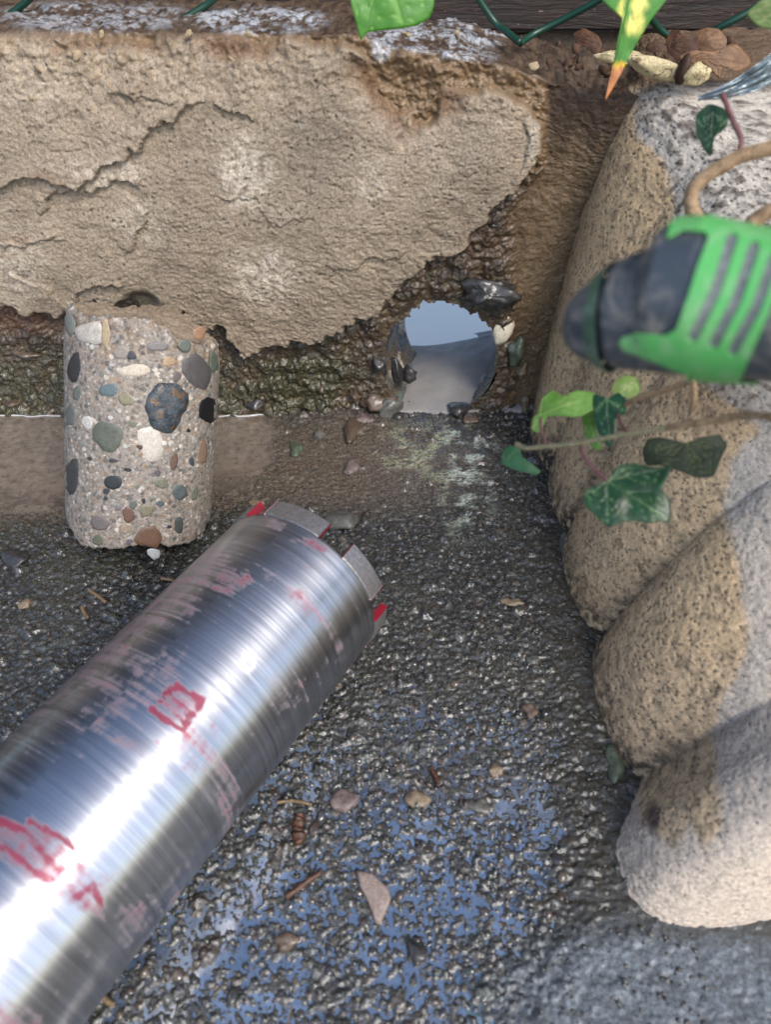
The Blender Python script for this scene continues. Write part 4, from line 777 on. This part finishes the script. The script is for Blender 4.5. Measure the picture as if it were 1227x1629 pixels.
leaf('leaf', [(1031, 698), (1053, 695), (1072, 700), (1093, 703), (1118, 695), (1146, 690), (1160, 706), (1150, 726), (1137, 757), (1108, 759), (1086, 751), (1057, 741), (1030, 739), (1023, 718)], (1093, 703), .33, (.2, .2, .2), ML_dull, iv, .12, [(1030, 722), (1057, 741), (1110, 758), (1150, 715), (1137, 757)], 2.0, 2)['label'] = 'dull dark olive leaf'
leaf('leaf', [(946, 626), (966, 634), (984, 624), (999, 638), (996, 658), (980, 666), (977, 695), (971, 714), (955, 696), (945, 666), (944, 642)], (966, 634), .335, (-.3, .1, .2), ML_dark, iv, .15, [(971, 713), (946, 655), (996, 655)], 1.8, 3)
leaf('leaf', [(857, 655), (862, 633), (878, 619), (897, 630), (918, 619), (947, 623), (945, 645), (926, 659), (915, 662), (900, 662), (886, 651), (868, 664), (858, 686), (844, 681), (846, 665)], (860, 660), .34, (-.4, .3, .4), ML_light, iv, .35, [(945, 630), (862, 633), (845, 680)], 1.5, 4)['label'] = 'pale yellow green curled young leaf'
leaf('leaf', [(925, 650), (945, 640), (950, 690), (958, 712), (946, 716), (930, 690)], (935, 646), .345, (-.3, .2, .2), ML_light, iv, .2, [(950, 710)], 1.5, 5)
leaf('leaf', [(975, 616), (985, 603), (996, 596), (1014, 600), (1021, 620), (1008, 634), (990, 630), (980, 628)], (982, 626), .35, (.3, .1, .2), leafmat('ivy_olive', S(92, 124, 42) * .8, S(112, 140, 60) * .8, S(150, 160, 90) * .8, .5), iv, .2, [(1018, 605)], 1.5, 6)
leaf('leaf', [(801, 714), (813, 707), (828, 716), (831, 734), (845, 742), (860, 747), (853, 754), (830, 750), (812, 744), (797, 735)], (827, 716), .34, (-.3, .1, .4), leafmat('ivy_tip', S(54, 104, 62) * .85, S(80, 128, 84) * .85, S(120, 150, 110) * .8, .45), iv, .3, [(800, 730), (856, 750)], 1.5, 7)
iv2 = thing('ivy_branch', gd(1105, 340, .42), 'bare woody ivy stem arching behind the hose connector with one small dark leaf', 'ivy')
vine([(1420, 170), (1300, 215), (1227, 236), (1185, 247), (1150, 264), (1118, 285), (1102, 305), (1101, 328), (1112, 350), (1130, 385)], [.0030] * 10, M_bark, .36, .36, iv2)
vine([(1360, 300), (1270, 322), (1227, 336), (1202, 352), (1190, 372)], .0030, M_bark, .34, .34, iv2)
vine([(1176, 246), (1180, 222), (1168, 195), (1158, 170), (1150, 150)], .0011, M_pet, .36, .38, iv2, 'petiole')
leaf('leaf', [(1108, 182), (1128, 165), (1148, 170), (1160, 182), (1157, 202), (1138, 218), (1131, 248), (1120, 236), (1108, 212)], (1136, 178), .38, (-.1, .1, .2), leafmat('ivy_deep', S(24, 62, 34) * .8, S(40, 80, 46) * .8, S(120, 150, 110) * .8, .45), iv2, .15, [(1130, 246), (1110, 205), (1158, 200)], 1.6, 8)
iv3 = thing('hanging_ivy_leaf', gd(625, -20, .45), 'large bright green leaf hanging into the picture at the top centre', 'ivy leaf')
leaf('leaf', [(556, -30), (558, 5), (566, 34), (574, 63), (584, 52), (600, 49), (640, 45), (664, 40), (684, 28), (692, 5), (690, -40), (640, -80), (590, -75)], (615, -60), .45, (.1, -.3, .2), ML_big, iv3, .15, [(574, 60), (640, 44), (690, 5), (560, -10)], 1.4, 9)
link('petiole', tube_mesh([gd(615, -58, .45), gd(612, -110, .46), gd(600, -200, .47)], .0012, 8), M_pet, iv3)
# leaf painted green, yellow and brown by nature: colour per vertex
m, nt, bs = newmat('variegated_leaf'); at = N(nt, 'ShaderNodeAttribute'); at.attribute_name = 'Col'; tc = N(nt, 'ShaderNodeTexCoord').outputs['Object']
nt.links.new(mulcol(nt, at.outputs['Color'], rng(nt, noise_n(nt, 200, 4, .6, tc), .3, .7, .75, 1.25)), bs.inputs['Base Color']); bs.inputs['Roughness'].default_value = .42
def varieg(px, py, vm):
    n = fbm(px / 14., py / 26., 3, 95); C = np.ones(px.shape + (3,)) * S(70, 130, 40) * .85; C = mixc(C, ss(985, 950, px + .3 * py) * .7, S(52, 104, 46) * .8)
    C = mixc(C, ss(9, -4, np.abs(px - 1018 + .16 * py) - 9 + 10 * n) * ss(62, 46, py + 16 * n), S(226, 218, 110) * .9); C = mixc(C, ss(5, -3, np.abs(px - 990 + .1 * py) - 3 + 8 * n) * ss(40, 20, py), S(214, 206, 96) * .9)
    C = mixc(C, ss(98, 102, py + 6 * n), S(220, 178, 40) * .85); C = mixc(C, ss(106, 110, py + 5 * n), S(196, 130, 80) * .8); C = mixc(C, vm * .4 * ss(100, 80, py), S(150, 180, 90) * .8); return C
iv4 = thing('variegated_leaf', gd(985, 40, .46), 'narrow green and yellow variegated leaf with a dry brown tip, hanging at the top right', 'leaf')
leaf('blade', [(1000, -60), (960, -30), (950, -8), (972, 14), (990, 30), (984, 60), (978, 95), (971, 125), (963, 160), (973, 145), (988, 118), (1002, 90), (1018, 62), (1036, 32), (1066, -8), (1050, -40)], (1012, -50), .46, (0, -.1, .1), m, iv4, .05, [(966, 152)], 1.8, 10, varieg)
link('petiole', tube_mesh([gd(1011, -48, .46), gd(1020, -110, .47)], .0011, 8), M_pet, iv4)
iv5 = thing('ivy_leaf', gd(1215, 20, .42), 'pale green leaf in the top right corner of the picture', 'ivy leaf')
leaf('blade', [(1188, 22), (1205, 5), (1230, -12), (1270, -30), (1290, 10), (1262, 46), (1228, 46), (1204, 40)], (1270, -10), .42, (0, .1, .2), leafmat('ivy_pale', S(108, 136, 66) * .8, S(130, 152, 88) * .8, S(160, 170, 110) * .8, .5), iv5, .1, None, 2, 11)
# dead leaves and chips of bark lying on top of the wall
M_dl = leafmat('dead_leaf', S(116, 84, 56) * .75, S(156, 118, 82) * .8, S(110, 76, 50) * .8, .6); M_dl2 = leafmat('dead_leaf_dark', S(84, 54, 36) * .8, S(118, 78, 50) * .8, S(70, 46, 30) * .8, .65)
for nm, ol, jn, d, ti, mt_, lab in (
    ('dead_leaf', [(1108, 62), (1112, 48), (1126, 42), (1146, 44), (1159, 58), (1158, 70), (1146, 80), (1122, 80), (1110, 72)], (1112, 70), .585, (.1, -.1, .6), M_dl, 'round tan dead leaf on top of the pile, right end of the wall'),
    ('dead_leaf', [(1060, 62), (1068, 46), (1080, 46), (1090, 58), (1112, 56), (1120, 78), (1100, 96), (1076, 94), (1062, 80)], (1066, 74), .585, (-.3, 0, .5), M_dl2, 'curled brown dead leaf lying left of the round tan one'),
    ('dead_leaf', [(1086, 84), (1110, 78), (1146, 84), (1170, 66), (1196, 84), (1200, 98), (1176, 112), (1150, 108), (1146, 124), (1126, 100), (1098, 104)], (1092, 92), .572, (.3, -.2, .5), M_dl, 'ragged orange brown dead leaf below the round one beside the plastic strip'),
    ('dead_leaf', [(912, 50), (930, 44), (952, 56), (958, 70), (950, 92), (940, 74), (922, 72)], (914, 58), .60, (-.2, 0, .5), M_dl2, 'dark brown dead leaf on the soil between wire and variegated leaf'),
    ('dead_leaf', [(1028, 74), (1048, 66), (1060, 72), (1052, 82), (1034, 82)], (1030, 78), .585, (-.2, 0, .5), M_dl2, 'small dark dead leaf above the pale bark chip')):
    o = leaf(nm, ol, jn, d, ti, mt_, None, .35, None, 1.3, int(ol[0][0])); tag(o, lab, 'dead leaf', 'dead leaves on the wall top')
M_chip = stone_mat('bark_chip', S(178, 162, 122) * .85, S(206, 192, 152) * .85, sc=120, rough=.7, veins=S(110, 86, 60) * .8)
for (a, b, hx, hy, rz, lab) in ((1042, 108, .024, .0075, .22, 'large pale bark chip lying on the soil above the scalloped wall'), (1107, 118, .009, .0065, -.3, 'small square pale bark chip right of the large one'), (990, 92, .020, .004, .1, 'thin brown bark sliver behind the variegated leaf')):
    tag(rock('bark_chip', gd(a, b, .566), (hx, .006, hy), 40 + a, M_chip, (.5, rz, 0), sub=3, ang=.35, cuts=9, fine=.05), lab, 'bark chip', 'bark chips on the wall top')
tag(rock('brown_stub', gd(1088, 112, .565), (.004, .005, .009), 8, M_dl2, (0, .1, 0), sub=2), 'short dark brown stub standing between the two pale bark chips', 'bark')
M_soil = stone_mat('soil_clod', S(70, 48, 34) * .7, S(104, 76, 54) * .7, rough=.85)
clods = []
for i in range(44):
    a = random.uniform(870, 1230); b = random.uniform(60, 135); 
    if a > 990 and b > 128: continue
    p = gy(a, b, WY - .004 + random.uniform(0, .02)); rock('soil_clod', p, [random.uniform(.0012, .0042) for _ in range(3)], 1500 + i, M_soil, (random.random() * 3,) * 3, wall, sub=2, ang=.6, fine=.2)
# crumpled strip of clear film
xs_, ys_ = np.linspace(0, 1, 90), np.linspace(0, 1, 40); U_, V_ = np.meshgrid(xs_, ys_)
cx_ = 1112 + 190 * U_; cy_ = 156 - 30 * U_ - 75 * U_ ** 2 + (V_ - .5) * (8 + 74 * U_ ** 1.1); rgd = fbm(U_ * 3 + V_ * 2, V_ * 9, 4, 96)
rx = (cx_ - 613.5) / FPX; ry = (814.5 - cy_) / FPX; R = np.stack([rx, cP + ry * sP, -sP + ry * cP], -1); R /= np.linalg.norm(R, axis=-1)[..., None]; V = CO + R * (.44 + .018 * rgd + .02 * (1 - U_))[..., None]
M_film, nt, bs = newmat('clear_film'); tc = N(nt, 'ShaderNodeTexCoord').outputs['UV']; tc2 = N(nt, 'ShaderNodeTexCoord').outputs['Object']; n_ = noise_n(nt, 180, 4, .6, tc2, 1)
nt.links.new(mixcol(nt, rng(nt, n_, .4, .6, 0, 1), S(190, 212, 216) * .9, S(240, 248, 250)), bs.inputs['Base Color']); bs.inputs['Roughness'].default_value = .12; bs.inputs['IOR'].default_value = 1.7
nt.links.new(rng(nt, n_, .36, .5, .35, .95), bs.inputs['Alpha'])
film = link('plastic_film', grid(V[..., 0], V[..., 1], V[..., 2]), M_film); m_ = film.modifiers.new('s', 'SOLIDIFY'); m_.thickness = .0002
tag(film, 'crumpled strip of clear shiny plastic film reaching in from the top right edge', 'plastic film')

# ---- loose things on the ground
def gheight(p): return float(Zg[int(np.clip((p[1] - .02) / .58 * 599, 0, 599)), int(np.clip((p[0] + .66) / .90 * 859, 0, 859))])
tri = [(568, 1388), (592, 1392), (618, 1416), (622, 1432), (606, 1470), (597, 1468), (585, 1436), (572, 1412)]
def flatstone(name, ol, h, mat, lab, cat, seed=0):
    P3 = [gz(a, b, .001) for a, b in ol]; n = len(P3); c = np.mean(P3, 0); V = []; F = []
    for k, (s_, z_) in enumerate(((1.0, -.001), (1.03, h * .45), (.93, h * .92), (.5, h))):
        for i, p in enumerate(P3): q = c + (p - c) * s_; V.append((q[0], q[1], .001 + z_ + .0006 * mnoise.noise((i * .7, k, seed))))
    V.append((c[0], c[1], .001 + h))
    for k in range(3):
        for i in range(n): F.append((k * n + i, k * n + (i + 1) % n, (k + 1) * n + (i + 1) % n, (k + 1) * n + i))
    for i in range(n): F.append((3 * n + i, 3 * n + (i + 1) % n, len(V) - 1))
    me = bpy.data.meshes.new('f'); me.from_pydata(V, [], [f[::-1] for f in F]); me.update(); o = link(name, me, mat, smooth=False); o.modifiers.new('b', 'BEVEL').width = .0005; tag(o, lab, cat); return o
M_tri = stone_mat('flat_grey_stone', S(138, 118, 106) * .8, S(160, 146, 138) * .8, sc=260, rough=.45)
flatstone('stone_chip', tri, .004, M_tri, 'flat triangular pinkish grey stone chip lying on the wet ground', 'stone')
GS = [(550, 1275, 25, 18, 5, 'rounded violet grey stone with a rusty rim left of the ground centre'), (665, 1272, 18, 16, 4, 'lumpy tan stone beside the violet grey stone'), (765, 1283, 18, 13, 1, 'small ochre grey stone in the wet gravel near the right'), (790, 1225, 12, 10, 4, 'brown pebble in the wet gravel above the ochre stone'), (455, 1496, 17, 14, 0, 'rust edged pebble in the water near the barrel'),
      (662, 1510, 16, 20, 3, 'dark brown oval pebble in the pooled water'), (545, 828, 26, 20, 1, 'blue grey stone just beyond the drill teeth'), (24, 888, 22, 14, 3, 'smooth dark pebble at the left edge'), (40, 962, 10, 8, 4, 'pale pebble at the left edge below the dark one'), (560, 686, 12, 22, 0, 'upright brown stone standing at the foot of the wall'), (470, 712, 12, 16, 2, 'greenish stone in the shallow water at the wall foot'), (558, 745, 14, 12, 5, 'small pinkish stone below the upright brown one'),
      (978, 1218, 15, 28, 2, 'long teal grey stone wedged in the joint between two lobes'), (900, 868, 12, 22, 1, 'grey stone wedged at the foot of the first groove'), (818, 958, 18, 8, 4, 'flat ochre pebble near the right wall foot'), (850, 1050, 12, 9, 1, 'grey pebble beside the grimy joint'), (748, 668, 14, 9, 0, 'brown stone in the mouth of the hole'), (728, 655, 20, 14, 3, 'dark wet stone in the mouth of the hole'), (508, 690, 10, 9, 1, 'small grey stone right of the puddle'), (402, 672, 10, 5, 4, 'pale stone under the shallow puddle'), (252, 878, 10, 8, 1, 'white grey chip under the concrete core'), (845, 1130, 12, 12, 0, 'brown pebble in gravel near the grimy joint'), (408, 800, 12, 6, 4, 'cream shard touching the drill rim')]
for i, (a, b, rx, ry, k, lab) in enumerate(GS):
    p = gz(a, b, .002); d = np.linalg.norm(p - CO) / FPX; fs = math.sin(math.atan2(CH, p[1]))
    o = rock('stone', (p[0], p[1], gheight(p) + min(rx, ry) * d * .15), (rx * d, ry * d / fs * .9, min(rx, ry) * d * .65), 400 + i, M_st[k], (0, 0, random.uniform(-.1, .1)), sub=3, ang=.45, cuts=7, fine=.06); tag(o, lab, 'stone')
M_tw = stone_mat('twig', S(66, 40, 28) * .7, S(104, 68, 46) * .7, sc=260, rough=.4); M_tw2 = stone_mat('twig_tan', S(112, 90, 66) * .75, S(140, 116, 88) * .75, sc=260, rough=.5)
for pl, r, mt_, lab in (([(455, 1428), (475, 1412), (510, 1387)], .0016, M_tw, 'reddish twig left of the triangular chip'), ([(686, 1222), (692, 1232), (699, 1246)], .0014, M_tw, 'short brown twig in the middle of the gravel'), ([(440, 1277), (460, 1274), (480, 1276), (496, 1280)], .0010, M_tw2, 'thin pale stalk above the brown bud'),
                       ([(143, 940), (155, 948), (168, 958)], .0013, M_tw2, 'short tan twig on the dark ground left of the barrel'), ([(130, 966), (134, 976), (139, 983)], .0014, M_tw2, 'tiny ochre seed husk left of the barrel'), ([(256, 920), (276, 923)], .0012, M_tw2, 'tiny pale twig beside the barrel under the core'), ([(160, 1580), (170, 1592), (182, 1598)], .0014, M_tw2, 'tan sliver against the lower side of the barrel'), ([(458, 1629), (461, 1612), (465, 1598)], .0004, M_tw2, 'fine white fibre standing in the pooled water'), ([(690, 1225), (697, 1250)], .0008, M_tw, 'needle lying along the short brown twig')):
    P3 = [gz(a, b, .003) for a, b in pl]; o = link('twig', tube_mesh(P3, r, 8, .3, 2), mt_); tag(o, lab, 'twig')
bud = [(477, 1296), (475, 1306), (474, 1318), (475, 1330), (474, 1344)]
o = link('bud', tube_mesh([gz(a, b, .004) for a, b in bud], [.0024, .0034, .0026, .0036, .0016], 12, .5, 4), M_tw); tag(o, 'stubby brown segmented bud lying on the wet gravel near the barrel', 'bud')

# ---- gravel: the biggest as pieces of the ground, the rest as one mass
GM = [stone_mat('gravel_%d' % i, S(*c) * .5, S(*[min(255, q * 1.3) for q in c]) * .5, sc=280, rough=.3, coat=1.0) for i, c in enumerate([(92, 88, 80), (64, 68, 62), (120, 106, 88), (54, 54, 58), (84, 68, 56), (104, 106, 100), (46, 50, 44), (100, 84, 70)])]
protos = []
for i in range(12):
    V, F = rockV((1, 1, .8), 700 + i, 1 if i % 2 else 2, .3, 4, .04) if False else rockV((1, .85, .7), 700 + i, 2, .35, 5, .04); me = mesh_np(V, F); me.materials.append(GM[i % 8]); me.polygons.foreach_set('use_smooth', np.ones(len(F), bool)); protos.append(me)
rg = np.random.RandomState(11); cnt = 0; placed = []
while cnt < 285:
    a = rg.uniform(150, 930); b = rg.uniform(940, 1629); 
    if b < 1150 and rg.rand() > .35: continue
    if (a < 600 - (b - 1000) * .78 + 15 and b > 800): continue
    if a > 900 or (a > 820 and b > 1500): continue
    p = gz(a, b, 0); r = rg.choice([.0014, .0018, .0023, .0029, .0038], p=[.25, .3, .25, .14, .06])
    if any((p[0] - q[0]) ** 2 + (p[1] - q[1]) ** 2 < (r + q[2]) ** 2 * .8 for q in placed): continue
    placed.append((p[0], p[1], r)); o = bpy.data.objects.new('pebble', protos[rg.randint(12)]); COL.objects.link(o); o.parent = ground
    o.location = (p[0], p[1], gheight(p) + r * .05); o.scale = (r * rg.uniform(.8, 1.3), r, r * rg.uniform(.7, 1)); o.rotation_euler = (rg.uniform(-.3, .3), rg.uniform(-.3, .3), rg.uniform(0, 6.28)); cnt += 1
n = 11000; V1, F1_ = ICO[1]; Vs = []; Fs = []; Cs = []; k = 0; vb = [rockV((1, .85, .7), 800 + i, 1, .35, 4, .0)[0] for i in range(10)]
for i in range(n):
    xx, yy_ = rg.uniform(-.40, .15), rg.uniform(.06, .56) ** 1.0
    a, b = P(xx, yy_, 0)
    if a < 470 and 655 < b < 800: continue
    if b < 700 and rg.rand() < .5: continue
    if b < 1000 and rg.rand() < .35: continue
    r = rg.choice([.0006, .0009, .0012, .0016], p=[.3, .35, .25, .1]); th_ = rg.uniform(0, 6.28); c_, s_ = math.cos(th_), math.sin(th_); v0 = vb[i % 10] * r * np.array([rg.uniform(.8, 1.4), 1, 1])
    v1 = np.stack([v0[:, 0] * c_ - v0[:, 1] * s_ + xx, v0[:, 0] * s_ + v0[:, 1] * c_ + yy_, v0[:, 2] + gheight((xx, yy_)) + r * .1], -1); Vs.append(v1); Fs.append(F1_ + k); k += len(v1)
    c = pal[rg.randint(8)] * rg.uniform(.6, 1.25); Cs.append(np.repeat(c[None], len(v1), 0))
o = link('gravel', mesh_np(np.concatenate(Vs), np.concatenate(Fs), np.concatenate(Cs), np.full(k, .9)), M_ground, ground); o['kind'] = 'stuff'

# bright meniscus of the puddle: its reflection built as a thin whitish tube
M_men, nt, bs = newmat('meniscus_glint'); bs.inputs['Base Color'].default_value = (*S(206, 208, 210) * .9, 1); bs.inputs['Roughness'].default_value = .12
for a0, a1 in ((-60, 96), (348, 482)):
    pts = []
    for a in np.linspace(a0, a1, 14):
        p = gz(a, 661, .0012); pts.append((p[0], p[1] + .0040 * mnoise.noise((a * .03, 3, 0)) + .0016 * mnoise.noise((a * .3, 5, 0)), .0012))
    link('meniscus_line', tube_mesh(pts, [.0002 + .0007 * abs(mnoise.noise((i * .9, a0, 0))) + .0002 for i in range(14)], 8, .4, 1), M_men, water)
